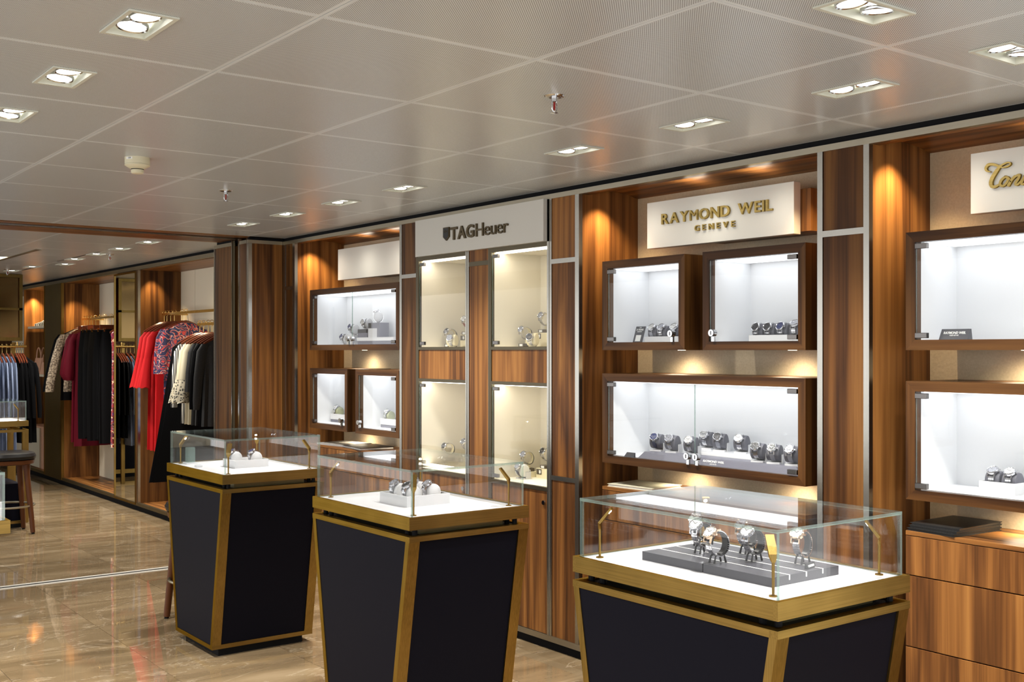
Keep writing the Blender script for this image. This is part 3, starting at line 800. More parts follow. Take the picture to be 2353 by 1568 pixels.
# ================================================================ signs
def sign(y0, y1, z0, z1, x0, x1, label, mat, bracket=None):
    t = thing('shop_sign', label, 'sign', (x1, (y0+y1)/2, z0), 'sign boards over the watch bays')
    MB().box(x0, x1, y0, y1, z0, z1).build('board', mat, t, None, False, 0.002)
    if bracket: MB().box(x1, XB-0.004, bracket[0], bracket[1], z0+0.012, z1-0.03).build('bracket_box', 'walnut_z', t)
    if bracket:
        for f in (0.28, 0.72):
            y = y0+(y1-y0)*f
            MB().cyl((x1+0.03, y, z1-0.03), (x1+0.03, y, z1+0.002), 0.018, None, 16).build('uplight', 'fixture', t, None, True)
            spot('uplight_beam', (x1+0.03, y, z1+0.008), (x1-0.03, y, z1+0.2), 1.5, (1.0, 0.88, 0.7), 172, 1.0, 0.05, t)
    return t
s = sign(3.043, 3.936, 2.046, 2.270, 3.80, 3.845, 'cream sign board with gold block letters over two grouped cabinets', 'sign_white', (2.99, 3.62))
word('RAYMOND WEIL', s, 3.80, 3.829, 3.152, 2.156, 0.050, 0.010, 'brass_letter', 0.11, 0.018)
word('GENEVE', s, 3.80, 3.612, 3.367, 2.105, 0.027, 0.010, 'brass_letter', 0.42, 0.018)
s = sign(6.20, 7.113, 2.052, 2.273, 3.80, 3.845, 'blank cream sign board in the farthest bay', 'sign_white', (6.10, 6.79))
s = sign(4.465, 5.706, 2.113, 2.332, 3.572, 3.598, 'grey white sign board with dark bronze letters and a shield emblem', 'sign_grey')
word('TAG', s, 3.572, 5.315, 5.079, 2.184, 0.073, 0.009, 'bronze_letter', 0.03, 0.028)
word('Heuer', s, 3.572, 5.062, 4.760, 2.184, 0.073, 0.009, 'bronze_letter', 0.07, 0.0)
sh = MB().prism([(5.387, 2.262), (5.327, 2.262), (5.327, 2.206), (5.357, 2.185), (5.387, 2.206)], 0, 3.562, 3.572).build('shield_emblem', 'bronze_letter', s)
MB().prism([(5.382, 2.257), (5.332, 2.257), (5.332, 2.209), (5.357, 2.192), (5.382, 2.209)], 0, 3.5605, 3.562).build('shield_face', 'ink', sh)
flat_text('TAG', sh, (3.560, 5.357, 2.238), 0.02, 'bronze_letter', FACE_MX, 0.034, 0.0008)
s = sign(1.343, 2.236, 2.050, 2.272, 3.80, 3.845, 'cream sign board with gold script lettering, cut by the right edge', 'sign_white', (1.30, 1.93))
TON = {'A': [(2.1527,2.1945,.0021),(2.167,2.1991,.0074),(2.1718,2.2097,.0105),(2.1622,2.2211,.0109),(2.146,2.2207,.0096),(2.129,2.214,.0088),(2.1177,2.2098,.0074),(2.1064,2.2145,.0074),(2.0915,2.2193,.006),(2.0804,2.2173,.0049),(2.0795,2.2109,.0049),(2.0915,2.2054,.006),(2.1064,2.2042,.0053),(2.1167,2.207,.0049)],
'B': [(2.1177,2.2098,.0105),(2.1309,2.1944,.0137),(2.1451,2.1746,.0147),(2.1527,2.1557,.0147),(2.1489,2.1417,.0123),(2.1365,2.1385,.0102),(2.1224,2.144,.007)],
'O': [(2.0971,2.1704,.0088),(2.1121,2.1598,.0102),(2.1177,2.1452,.0102),(2.1083,2.1378,.0088),(2.0943,2.146,.0095),(2.0869,2.1603,.0088),(2.0971,2.1704,.007)],
'L': [(2.0897,2.1677,.007),(2.0823,2.1597,.007)],
'N': [(2.0629,2.1671,.0088),(2.073,2.1568,.0105),(2.086,2.1379,.0109)],
'M': [(2.0786,2.1503,.007),(2.0601,2.1658,.0081),(2.0455,2.1702,.0088),(2.0492,2.1574,.0105),(2.0601,2.141,.0105),(2.0546,2.1359,.0081),(2.0419,2.1441,.0077),(2.0311,2.1551,.0081)],
'I': [(2.0264,2.1642,.0088),(2.0346,2.1485,.0098),(2.0382,2.1384,.0088),(2.0328,2.1351,.007),(2.0237,2.1402,.0063)]}
def catmull(pts, n=5):
    out = []
    for i in range(len(pts)-1):
        p0, p1, p2, p3 = pts[max(i-1, 0)], pts[i], pts[i+1], pts[min(i+2, len(pts)-1)]
        for k in range(n):
            u = k/n
            out.append(tuple(0.5*((2*b)+(-a+c)*u+(2*a-5*b+4*c-d)*u*u+(-a+3*b-3*c+d)*u**3) for a, b, c, d in zip(p0, p1, p2, p3)))
    return out+[pts[-1]]
for grp in (('A', 'B'), ('O', 'L'), ('N', 'M'), ('I',)):
    m = MB(); dx = 0
    for key in grp:
        q = catmull(TON[key]); dx += 0.00015
        for i in range(len(q)-1):
            a, b = Vector(q[i][:2]), Vector(q[i+1][:2]); d = (b-a)
            if d.length < 1e-5: continue
            n = Vector((-d.y, d.x)).normalized(); wa, wb = q[i][2]*0.47, q[i+1][2]*0.47; e = d.normalized()*0.0006
            m.prism([tuple(a-e+n*wa), tuple(a-e-n*wa), tuple(b+e-n*wb), tuple(b+e+n*wb)], 0, 3.790-dx-i*1.3e-5, 3.80)
        for p in (q[0], q[-1]):
            m.prism([(p[0]+p[2]*0.47*math.cos(k*math.pi/5), p[1]+p[2]*0.47*math.sin(k*math.pi/5)) for k in range(10)], 0, 3.790-dx, 3.80)
    m.build('letter', 'brass_letter', s)

# ================================================================ free standing glass display cases
DZ = 0.930   # deck height
def glass_hood(t, x0, x1, y0, y1, z0, z1, th=0.009):
    g = 'glass_clear'
    for (a0, a1, c0, c1, ax) in ((x0, x0+th, y0, y1, 0), (x1-th, x1, y0, y1, 0), (x0+th, x1-th, y0, y0+th, 1), (x0+th, x1-th, y1-th, y1, 1)):
        MB().box(a0, a1, c0, c1, z0, z1-th, 0, 1, ax).build('glass_pane', [g, 'glass_edge'], t)
    MB().box(x0, x1, y0, y1, z1-th, z1, 0, 1, 2).build('glass_top', [g, 'glass_edge'], t)
def lamp_stem(t, x, y, cx, cy, z=DZ, on=True):
    """slim brass stem with a flat paddle head leaning to the middle of the case"""
    d = Vector((cx-x, cy-y, 0)).normalized()
    m = MB().cyl((x, y, z), (x, y, z+0.003), 0.011, None, 18).cyl((x, y, z+0.003), (x, y, z+0.088), 0.0035, 0.0042, 12)
    s = m.build('lamp_stem', 'brass_z', t, None, True)
    p0 = Vector((x, y, z+0.086)); p1 = Vector((x, y, z+0.104)); p2 = p1 + d*0.036 + Vector((0, 0, 0.045))
    sd = Vector((-d.y, d.x, 0)); up = (p2-p1).normalized(); nr = sd.cross(up).normalized()
    def ring(p, wd, th, n): return [p+sd*wd+n*th, p-sd*wd+n*th, p-sd*wd-n*th, p+sd*wd-n*th]
    MB().loft([ring(p0, 0.0045, 0.004, d), ring(p1, 0.0115, 0.004, nr), ring(p2, 0.0115, 0.0032, nr)]).build('lamp_head', 'brass_z', s)
    nn = nr if nr.z < 0 else -nr
    c = p1.lerp(p2, 0.80) + nn*0.0035
    q = nn.to_track_quat('Z', 'Y').to_matrix().to_4x4(); q.translation = c
    MB().lathe([(0.0, 0.0012), (0.006, 0.0008), (0.006, -0.001)], 14, q).build('lamp_lens', 'case_lens', s)
    if on: spot('case_beam', c+nn*0.004, (cx+(x-cx)*0.25, cy+(y-cy)*0.25, z), P_CASE, COOL, 130, 1.0, 0.008, t)
def display_case(cx, cy, label, lx=0.2775, ly=0.3875):
    t = thing('display_case', label, 'display case', (cx, cy, 0), 'row of glass topped display cases')
    X0, X1, Y0, Y1 = cx-lx, cx+lx, cy-ly, cy+ly
    tp = 0.134
    b0, b1 = Y0+tp, Y1-tp     # foot of the taper
    MB().box(X0+0.045, X1-0.045, b0+0.03, b1-0.03, 0, 0.042).build('plinth', 'plinth_black', t)
    # top and bottom frame rails
    zb0, zb1, zt0, zt1 = 0.042, 0.063, 0.842, 0.862
    sl = tp/(zt1-zb0)
    def yb(z): return Y0 + (zt1-z)*sl if z < zt0 else Y0
    wpx, wpy = 0.047, 0.025
    for x in (X0, X1-wpx):
        for sgn, yo in ((1, Y0), (-1, Y1)):
            lo = []; hi = []
            yt = yo; yl = yo + sgn*tp
            a, b = (yl, yl+sgn*wpy), (yt+sgn*0.003, yt+sgn*(0.003+wpy))
            f = (zt0-zb1)/(zt1-zb0)
            lo = [(x, a[0], zb1), (x+wpx, a[0], zb1), (x+wpx, a[1], zb1), (x, a[1], zb1)]
            hi = [(x, b[0], zt0), (x+wpx, b[0], zt0), (x+wpx, b[1], zt0), (x, b[1], zt0)]
            MB().hexa(lo, hi).build('corner_post', 'brass_z', t)
    for z0, z1, ya, ybk, nm in ((zb0, zb1, b0, b1, 'base_rail'), (zt0, zt1, Y0, Y1, 'top_rail')):
        wd = 0.028
        MB().box(X0, X1, ya, ya+wd, z0, z1).build(nm, 'brass_x', t); MB().box(X0, X1, ybk-wd, ybk, z0, z1).build(nm, 'brass_x', t)
        MB().box(X0, X0+wd, ya+wd, ybk-wd, z0, z1).build(nm, 'brass_y', t); MB().box(X1-wd, X1, ya+wd, ybk-wd, z0, z1).build(nm, 'brass_y', t)
    # navy panels between the posts, slightly recessed
    r = 0.007
    for sgn, yo in ((1, Y0), (-1, Y1)):
        yl, yt = yo+sgn*(tp+r), yo+sgn*(0.003+r)
        lo = [(X0+wpx, yl, zb1), (X1-wpx, yl, zb1), (X1-wpx, yl+sgn*0.012, zb1), (X0+wpx, yl+sgn*0.012, zb1)]
        hi = [(X0+wpx, yt, zt0), (X1-wpx, yt, zt0), (X1-wpx, yt+sgn*0.012, zt0), (X0+wpx, yt+sgn*0.012, zt0)]
        MB().hexa(lo, hi).build('side_panel', 'navy_panel', t)
    for xo, sgn in ((X0, 1), (X1, -1)):
        xa, xb = xo+sgn*0.003, xo+sgn*0.015
        lo = [(xa, b0+wpy, zb1), (xb, b0+wpy, zb1), (xb, b1-wpy, zb1), (xa, b1-wpy, zb1)]
        hi = [(xa, Y0+wpy+0.003, zt0), (xb, Y0+wpy+0.003, zt0), (xb, Y1-wpy-0.003, zt0), (xa, Y1-wpy-0.003, zt0)]
        MB().hexa(lo, hi).build('side_panel', 'navy_panel', t)
    # recessed neck, brass rim, deck
    MB().box(X0+0.03, X1-0.03, Y0+0.03, Y1-0.03, zt1-0.014, zt1-0.004).build('neck_floor', 'plinth_black', t)
    MB().box(X0+0.085, X1-0.085, Y0+0.06, Y1-0.06, zt1-0.004, 0.888).build('neck', 'olive_metal', t)
    for x in (X0+0.045, X1-0.045):
        for y in (Y0+0.035, Y0+0.085, Y1-0.085, Y1-0.035):
            MB().cyl((x, y, zt1-0.004), (x, y, 0.888), 0.010, None, 10).build('stand_off', 'plinth_black', t, None, True)
    rw_ = 0.014
    MB().box(X0, X1, Y0, Y0+rw_, 0.886, 0.933).build('rim', 'brass_x', t); MB().box(X0, X1, Y1-rw_, Y1, 0.886, 0.933).build('rim', 'brass_x', t)
    MB().box(X0, X0+rw_, Y0+rw_, Y1-rw_, 0.886, 0.933).build('rim', 'brass_y', t); MB().box(X1-rw_, X1, Y0+rw_, Y1-rw_, 0.886, 0.933).build('rim', 'brass_y', t)
    MB().box(X0+rw_, X1-rw_, Y0+rw_, Y1-rw_, 0.886, DZ).build('deck', 'deck_white', t)
    glass_hood(t, X0+0.015, X1-0.015, Y0+0.015, Y1-0.015, DZ, 1.107)
    for x in (X0+0.055, X1-0.055):
        for y in (Y0+0.06, Y1-0.06): lamp_stem(t, x, y, cx, cy)
    return t
display_case(2.425, 2.1555, 'nearest brass framed navy display case at the right, watches on a slate tray under glass')
display_case(2.425, 3.8575, 'middle brass framed navy display case holding a white tray with four watches')
display_case(2.425, 5.5975, 'farthest brass framed navy display case of the row, with a clear acrylic block inside')

# ================================================================ watches
CACHE = {}
def cached(key, fn):
    if key not in CACHE: CACHE[key] = fn()
    return CACHE[key]
RX, RZ = 0.0315, 0.0365
def band_mesh(kind, mat):
    def f():
        m = MB(); n = 30
        a0, a1 = math.radians(128), math.radians(412)   # from one lug round the bottom to the other
        if kind == 'steel':
            for k in range(n):
                a = a0 + (a1-a0)*(k+0.5)/n; h = (a1-a0)/n*0.42
                for (w0, w1, o) in ((-0.0105, -0.0042, 0.0), (-0.0037, 0.0037, 0.0007), (0.0042, 0.0105, 0.0)):
                    lo = []; hi = []
                    for b, lst in ((a-h, lo), (a+h, hi)):
                        for rr, ww in ((0, w0), (0, w1), (0.0028, w1), (0.0028, w0)):
                            lst.append(((RX+rr+o)*math.cos(b), ww, (RZ+rr+o)*math.sin(b)))
                    m.hexa(lo, hi)
        else:
            rings = []
            for k in range(n+1):
                b = a0 + (a1-a0)*k/n; u = abs(k/n-0.5)*2; wd = 0.0082 + 0.0022*u
                rings.append([((RX+rr)*math.cos(b), ww, (RZ+rr)*math.sin(b)) for rr, ww in ((0, -wd), (0, wd), (0.0022, wd*0.94), (0.0030, 0), (0.0022, -wd*0.94))])
            m.loft(rings)
        return m.mesh('strap', mat, kind != 'steel')
    return cached(('band', kind, mat), f)
def watch(label, loc, tilt=52, yaw=0, dial='dial_black', band='steel', bandmat='watch_steel', rim='watch_rim', group=None, roll=0, scale=1.0, chrono=False):
    t = thing('wrist_watch', label, 'watch', loc, group, (math.radians(roll), -math.radians(tilt), math.radians(yaw)))
    t.scale = (scale,)*3
    def add(nm, me, par=t):
        o = bpy.data.objects.new(nm, me); C.objects.link(o); o.parent = par; return o
    add('strap', band_mesh(band, bandmat))
    zc = RZ-0.0005
    cs = add('watch_case', cached(('case', rim), lambda: watch_case(rim)))
    add('bezel', cached(('bezel', rim), lambda: MB().lathe([(0.0175, zc+0.0118), (0.0192, zc+0.0128), (0.0212, zc+0.0108), (0.0205, zc+0.0090), (0.0175, zc+0.0090)], 32, None, 0, False).mesh('bezel', rim, True)))
    d = add('dial', cached(('dial', dial), lambda: MB().lathe([(0.0, zc+0.0112), (0.0178, zc+0.0110), (0.0178, zc+0.0095)], 32).mesh('dial', dial)))
    add('markers', cached(('mark', dial, chrono), lambda: markers(dial, chrono)), d)
    add('hands', cached(('hands', dial), lambda: hands(dial)), d)
    return t
def watch_case(rim):
    zc = RZ-0.0005
    m = MB().lathe([(0.0, zc-0.0005), (0.0178, zc-0.0005), (0.0206, zc+0.002), (0.0206, zc+0.0086), (0.0186, zc+0.0098), (0.0, zc+0.0098)], 32)
    for sx in (-1, 1):
        for sy in (-1, 1):
            m.hexa([(sx*0.012, sy*0.0105, zc), (sx*0.0262, sy*0.0105, zc-0.0085), (sx*0.0262, sy*0.0138, zc-0.0085), (sx*0.012, sy*0.0138, zc)],
                   [(sx*0.012, sy*0.0105, zc+0.008), (sx*0.0270, sy*0.0105, zc-0.0040), (sx*0.0270, sy*0.0138, zc-0.0040), (sx*0.012, sy*0.0138, zc+0.008)])
    m.cyl((0, -0.0200, zc+0.0048), (0, -0.0252, zc+0.0048), 0.0032, 0.0032, 10)
    return m.mesh('watch_case', rim, True)
def markers(dial, chrono):
    zc = RZ+0.0107; m = MB()
    for k in range(12):
        a = k*math.pi/6; c, s = math.cos(a), math.sin(a); r0, r1 = (0.0125, 0.0162); wd = 0.0009
        m.hexa([(c*r0-s*wd, s*r0+c*wd, zc), (c*r0+s*wd, s*r0-c*wd, zc), (c*r1+s*wd, s*r1-c*wd, zc), (c*r1-s*wd, s*r1+c*wd, zc)],
               [(c*r0-s*wd, s*r0+c*wd, zc+0.0006), (c*r0+s*wd, s*r0-c*wd, zc+0.0006), (c*r1+s*wd, s*r1-c*wd, zc+0.0006), (c*r1-s*wd, s*r1+c*wd, zc+0.0006)])
    if chrono:
        for px, py in ((-0.0075, 0), (0, 0.0075), (0, -0.0075)):
            m.lathe([(0.0034, zc), (0.0041, zc+0.0006), (0.0048, zc)], 14, Matrix.Translation((px, py, 0)), 0, False)
    return m.mesh('markers', 'watch_rim' if dial != 'dial_white' else 'dial_grey')
def hands(dial):
    z = RZ+0.0112; m = MB()
    for a, l in ((math.radians(55), 0.0135), (math.radians(-50), 0.0095)):
        c, s = math.cos(a), math.sin(a); wd = 0.0008
        m.hexa([(-s*wd, c*wd, z), (s*wd, -c*wd, z), (c*l+s*wd*0.5, s*l-c*wd*0.5, z), (c*l-s*wd*0.5, s*l+c*wd*0.5, z)],
               [(-s*wd, c*wd, z+0.0005), (s*wd, -c*wd, z+0.0005), (c*l+s*wd*0.5, s*l-c*wd*0.5, z+0.0005), (c*l-s*wd*0.5, s*l+c*wd*0.5, z+0.0005)])
    return m.mesh('hands', 'watch_rim' if dial != 'dial_white' else 'ink')
def stand(label, x, y, z, kind, group, yaw=0):
    """stands carry one watch each; returns the ring centre above the base"""
    t = thing('watch_stand', label, 'stand', (x, y, z), group, (0, 0, math.radians(yaw)))
    def add(nm, me):
        o = bpy.data.objects.new(nm, me); C.objects.link(o); o.parent = t
    if kind in ('grey', 'whiteblock'):
        mat = 'grey_cushion' if kind == 'grey' else 'pale_cushion'
        def cushion():
            rings = []
            for yy, f in ((-0.030, 0.86), (-0.028, 0.97), (-0.024, 1.0), (0.024, 1.0), (0.028, 0.97), (0.030, 0.86)):
                rings.append([(f*0.0300*math.cos(a*math.pi/12), yy, 0.047+f*0.0348*math.sin(a*math.pi/12)) for a in range(24)])
            return MB().loft(rings).mesh('cushion', mat, True)
        add('cushion', cached(('cush', mat), cushion))
        add('holder', cached(('holder', kind), lambda: MB().prism([(-0.020, 0.0), (0.036, 0.0), (0.036, 0.050), (0.031, 0.052), (0.031, 0.008), (-0.020, 0.008)], 1, -0.029, 0.029).box(0.0, 0.036, -0.0335, -0.0305, 0.0, 0.040).mesh('holder', 'white_block')))
        return Vector((x, y, z+0.047))
    if kind in ('ring', 'darkring'):
        mat = 'cream_stand' if kind == 'ring' else 'leather_black'
        zc = 0.075 if kind == 'ring' else 0.056
        def ringm():
            m = MB(); rings = []
            for k in range(25):
                a = math.radians(-75) + math.radians(255)*k/24
                rings.append([((0.0250+rr)*math.cos(a), ww, zc+(0.0298+rr)*math.sin(a)) for rr, ww in ((0, -0.0085), (0, 0.0085), (0.0055, 0.0085), (0.0055, -0.0085))])
            return m.loft(rings).mesh('band_holder', mat, True)
        add('band_holder', cached(('ringm', mat), ringm))
        if kind == 'ring':
            add('post', cached('post', lambda: MB().box(-0.003, 0.011, -0.006, 0.006, 0.012, zc-0.026).mesh('post', mat)))
            add('base', cached('rbase', lambda: MB().box(-0.034, 0.030, -0.020, 0.024, 0.0, 0.018).mesh('base', 'box_brown')))
            add('label_plate', cached('rplate', lambda: MB().box(-0.0352, -0.034, -0.012, 0.014, 0.003, 0.015).mesh('label_plate', 'paper_white')))
        else:
            def legs():
                m = MB()
                for sx, sy in ((-1, -1), (1, -1), (1, 1), (-1, 1)):
                    m.tube([(sx*0.006, sy*0.006, zc-0.031), (sx*0.016, sy*0.009, zc-0.034), (sx*0.022, sy*0.010, 0.002)], [0.0026, 0.0026, 0.0032], 6)
                return m.mesh('leg', mat, True)
            add('legs', cached('dlegs', legs))
        return Vector((x, y, z+zc))
    if kind.startswith('roll'):
        mat = {'roll_white': 'white_block', 'roll_grey': 'grey_cushion', 'roll_olive': 'olive_cushion', 'roll_cream': 'cream_stand'}[kind]
        def roll():
            rings = []
            for yy, f in ((-0.028, 0.88), (-0.026, 0.97), (-0.022, 1.0), (0.022, 1.0), (0.026, 0.97), (0.028, 0.88)):
                rings.append([(f*0.0300*math.cos(a*math.pi/12), yy, f*0.0348*math.sin(a*math.pi/12)) for a in range(24)])
            m = MB().loft(rings); m.box(-0.010, 0.010, -0.020, 0.020, -0.040, -0.030)
            bmesh.ops.translate(m.bm, verts=m.bm.verts[:], vec=(0, 0, 0.040))
            return m.mesh('cushion', mat, True)
        add('cushion', cached(('roll', mat), roll))
        return Vector((x, y, z+0.040))
def show(kind, x, y, z, sgroup, slabel, wlabel, wgroup, yaw=0, **k):
    c = stand(slabel, x, y, z, kind, sgroup, yaw)
    watch(wlabel, c, yaw=yaw, group=wgroup, **k)
def tray(name, label, cat, x0, x1, y0, y1, z0, h, floor=0.004, mat='white_block', group=None):
    t = thing(name, label, cat, ((x0+x1)/2, (y0+y1)/2, z0), group); w_ = 0.005
    MB().box(x0, x1, y0, y1, z0, z0+floor).build('tray_floor', mat, t)
    MB().box(x0, x1, y0, y0+w_, z0+floor, z0+h).box(x0, x1, y1-w_, y1, z0+floor, z0+h).box(x0, x0+w_, y0+w_, y1-w_, z0+floor, z0+h).box(x1-w_, x1, y0+w_, y1-w_, z0+floor, z0+h).build('tray_wall', mat, t)
    return t
# ---- wide cabinet with nine watches (floor at 1.033)
F1 = 1.033
t = thing('display_riser', 'long grey riser with white brand lettering along its sloping front', 'riser', (3.75, 3.405, F1))
m = MB(); z1 = F1+0.031
m.hexa([(3.690, 2.925, F1), (3.800, 2.925, F1), (3.800, 3.885, F1), (3.690, 3.885, F1)], [(3.705, 2.955, z1), (3.800, 2.955, z1), (3.800, 3.855, z1), (3.705, 3.855, z1)])
m.build('riser_body', 'grey_riser', t)
ang = math.atan2(0.015, 0.031)
SL = Matrix.Rotation(ang, 4, 'Y') @ FACE_MX
flat_text('RAYMOND WEIL', t, (3.6970, 3.405, F1+0.0185), 0.014, 'paper_white', SL, 0.125, 0.0004, 'lettering', 0.02)
flat_text('GENEVE', t, (3.6927, 3.405, F1+0.0075), 0.007, 'paper_white', SL, 0.04, 0.0004)
t = thing('step_block', 'white acrylic step behind the long grey riser', 'riser', (3.865, 3.44, F1))
MB().box(3.806, 3.93, 3.28, 3.68, F1, F1+0.046).build('step_lower', 'cabinet_white', t)
MB().box(3.806, 3.93, 3.28, 3.68, F1+0.046, F1+0.050).build('step_top', 'acrylic', t)
t = thing('name_plate', 'small dark name plate at the far end of the grey riser', 'sign', (3.68, 3.925, F1))
MB().hexa([(3.672, 3.895, F1), (3.684, 3.895, F1), (3.684, 3.965, F1), (3.672, 3.965, F1)], [(3.684, 3.900, F1+0.022), (3.688, 3.900, F1+0.022), (3.688, 3.955, F1+0.022), (3.684, 3.955, F1+0.022)]).build('plate', 'slate_tray', t)
G1, G2 = 'watches in the wide nine watch cabinet', 'grey cushion watch stands'
NINE = [(3.775, 3.838, z1, 'dial_blue', 'leather', 'leather_navy', 'navy strap watch with blue dial, first from the left of the nine'),
 (3.772, 3.734, z1, 'dial_grey', 'steel', 'watch_steel', 'steel bracelet watch with grey dial, second from the left of the nine'),
 (3.772, 3.612, z1, 'dial_white', 'steel', 'watch_steel', 'steel bracelet watch, white dial, left of the door gap'),
 (3.880, 3.612, F1+0.050, 'dial_white', 'steel', 'watch_steel', 'white dial steel watch standing highest, right behind the door gap'),
 (3.846, 3.500, F1+0.050, 'dial_black', 'leather', 'leather_grey', 'grey strap watch with black dial on the white step'),
 (3.846, 3.372, F1+0.050, 'dial_white', 'steel', 'watch_steel', 'white dial bracelet watch alone, right of the white step'),
 (3.752, 3.192, z1, 'dial_black', 'steel', 'watch_steel', 'black dial bracelet watch, third from the right on the riser'),
 (3.752, 3.106, z1, 'dial_black', 'leather', 'leather_grey', 'pale grey strap watch, second from the right on the riser'),
 (3.752, 3.008, z1, 'dial_grey', 'leather', 'leather_grey', 'grey dial pale strap watch, right end of the riser')]
for x, y, z, d, b, bm_, lab in NINE:
    show('grey', x, y, z, G2, 'grey cushion stand of the ' + lab.split(' of the nine')[0], lab, G1, dial=d, band=b, bandmat=bm_, tilt=56, yaw=R.uniform(12, 24), chrono=True)
# ---- upper pair of square cabinets (floor at 1.588)
F2 = 1.588
t = thing('warranty_card', 'dark card with white three year lettering leaning in the square cabinet', 'card', (3.79, 3.985, F2))
MB().hexa([(3.780, 3.952, F2), (3.783, 3.952, F2), (3.783, 4.018, F2), (3.780, 4.018, F2)], [(3.806, 3.952, F2+0.079), (3.809, 3.952, F2+0.079), (3.809, 4.018, F2+0.079), (3.806, 4.018, F2+0.079)]).build('card', 'slate_tray', t)
LEAN = Matrix.Rotation(math.atan2(0.026, 0.079), 4, 'Y') @ FACE_MX
def on_card(zz): return (3.780+0.026*zz/0.079-0.0008, 3.985, F2+zz)
flat_text('THE', t, on_card(0.073), 0.006, 'paper_white', LEAN, 0.015)
flat_text('3-YEAR', t, on_card(0.063), 0.013, 'paper_white', LEAN, 0.05, 0.0004, 'lettering', 0.02)
flat_text('WARRANTY', t, on_card(0.053), 0.007, 'paper_white', LEAN, 0.034)
MB().box(-0.0004, 0.0, -0.018, 0.018, -0.016, 0.016).build('blank_patch', 'paper_white', t, (0, 0, 0))
o = bpy.data.objects['blank_patch']; o.location = Vector(on_card(0.021)) - Vector((3.79, 3.985, F2)); o.rotation_euler = (0, math.atan2(0.026, 0.079), 0)
tray('watch_tray', 'white tray of three pale watches in the square cabinet with the card', 'tray', 3.785, 3.875, 3.712, 3.940, F2, 0.028, group='white watch trays')
tray('watch_tray', 'white tray of four dark dial watches in the square cabinet', 'tray', 3.785, 3.875, 2.985, 3.278, F2, 0.028, group='white watch trays')
for y, d, b, bm_, lab in ((3.905, 'dial_white', 'leather', 'leather_grey', 'white dial watch, left of three in the cabinet with the card'), (3.840, 'dial_grey', 'steel', 'watch_steel', 'grey dial watch, middle of three in the cabinet with the card'), (3.755, 'dial_white', 'steel', 'watch_steel', 'white dial watch behind the lock in the cabinet with the card')):
    show('roll_grey', 3.83, y, F2+0.004, 'watch rolls in white trays', 'grey roll under the ' + lab, lab, 'watches in the square cabinet with the card', dial=d, band=b, bandmat=bm_, tilt=45)
for y, d, lab, ti in ((3.246, 'dial_black', 'black dial steel watch, leftmost of the row of four', 62), (3.180, 'dial_black', 'black dial steel watch, second of the row of four', 62), (3.110, 'dial_blue', 'dark blue dial steel watch, third of the row of four', 60), (3.042, 'dial_grey', 'grey dial steel watch, last of the row of four', 38)):
    show('roll_grey', 3.83, y, F2+0.004, 'watch rolls in white trays', 'grey roll under the ' + lab, lab, 'row of four watches in the square cabinet', dial=d, tilt=ti)
# ---- bay with the script sign
t = thing('name_plate', 'grey wedge name plate with white capitals under the script sign', 'sign', (3.75, 2.27, F2))
MB().hexa([(3.740, 2.214, F2), (3.775, 2.214, F2), (3.775, 2.328, F2), (3.740, 2.328, F2)], [(3.762, 2.214, F2+0.040), (3.768, 2.214, F2+0.040), (3.768, 2.328, F2+0.040), (3.762, 2.328, F2+0.040)]).build('plate', 'slate_tray', t)
LEAN2 = Matrix.Rotation(math.atan2(0.022, 0.040), 4, 'Y') @ FACE_MX
flat_text('RAYMOND WEIL', t, (3.7535, 2.271, F2+0.026), 0.014, 'paper_white', LEAN2, 0.088, 0.0004, 'lettering', 0.02)
flat_text('GENEVE', t, (3.7485, 2.271, F2+0.0165), 0.007, 'paper_white', LEAN2, 0.036)
tray('watch_tray', 'white box holding two watches at the right edge of the photo', 'tray', 3.780, 3.885, 2.056, 2.192, F1, 0.043, group='white watch trays')
for y, d, lab in ((2.156, 'dial_grey', 'grey dial watch, left in the white box, right edge'), (2.092, 'dial_white', 'pale dial watch, right in the white box, right edge')):
    show('roll_grey', 3.832, y, F1+0.004, 'watch rolls in white trays', 'grey roll under the ' + lab, lab, 'two watches in the white box', dial=d, tilt=30)
# ---- farthest bay (blank sign)
F3, F4 = 1.588, 1.028
t = thing('display_box', 'low white plinth with grey front in the wide cabinet under the blank sign', 'display block', (3.86, 6.58, F3))
MB().box(3.80, 3.93, 6.335, 6.823, F3, F3+0.026).build('lower', 'grey_riser', t); MB().box(3.795, 3.932, 6.33, 6.828, F3+0.026, F3+0.050).build('upper', 'white_block', t)
t = thing('display_box', 'grey and white block under the round bracelet watch below the blank sign', 'display block', (3.86, 6.795, F3+0.05))
MB().box(3.825, 3.90, 6.733, 6.868, F3+0.050, F3+0.082).build('lower', 'grey_riser', t); MB().box(3.825, 3.90, 6.75, 6.868, F3+0.082, F3+0.108).build('upper', 'slate_tray', t)
t = thing('display_box', 'tallest white and grey block of the wide cabinet under the blank sign', 'display block', (3.86, 6.645, F3+0.05))
MB().box(3.825, 3.90, 6.600, 6.722, F3+0.050, F3+0.112).build('lower', 'white_block', t); MB().box(3.825, 3.90, 6.568, 6.600, F3+0.050, F3+0.112).build('side_piece', 'grey_riser', t)
MB().box(3.825, 3.90, 6.568, 6.722, F3+0.112, F3+0.150).build('upper', 'grey_riser', t); MB().box(3.8244, 3.825, 6.680, 6.716, F3+0.115, F3+0.147).build('emblem_plate', 'ink', t)
t = thing('display_box', 'white block behind the door gap below the blank sign', 'display block', (3.86, 6.98, F3))
MB().box(3.825, 3.90, 6.93, 7.03, F3, F3+0.070).build('block', 'white_block', t)
GF = 'watches below the blank sign'
show('roll_white', 3.85, 7.085, F3, 'white watch rolls of the farthest bay', 'white roll of the lowest watch below the blank sign', 'blue dial watch on a white roll, lowest below the blank sign', GF, dial='dial_blue', tilt=60)
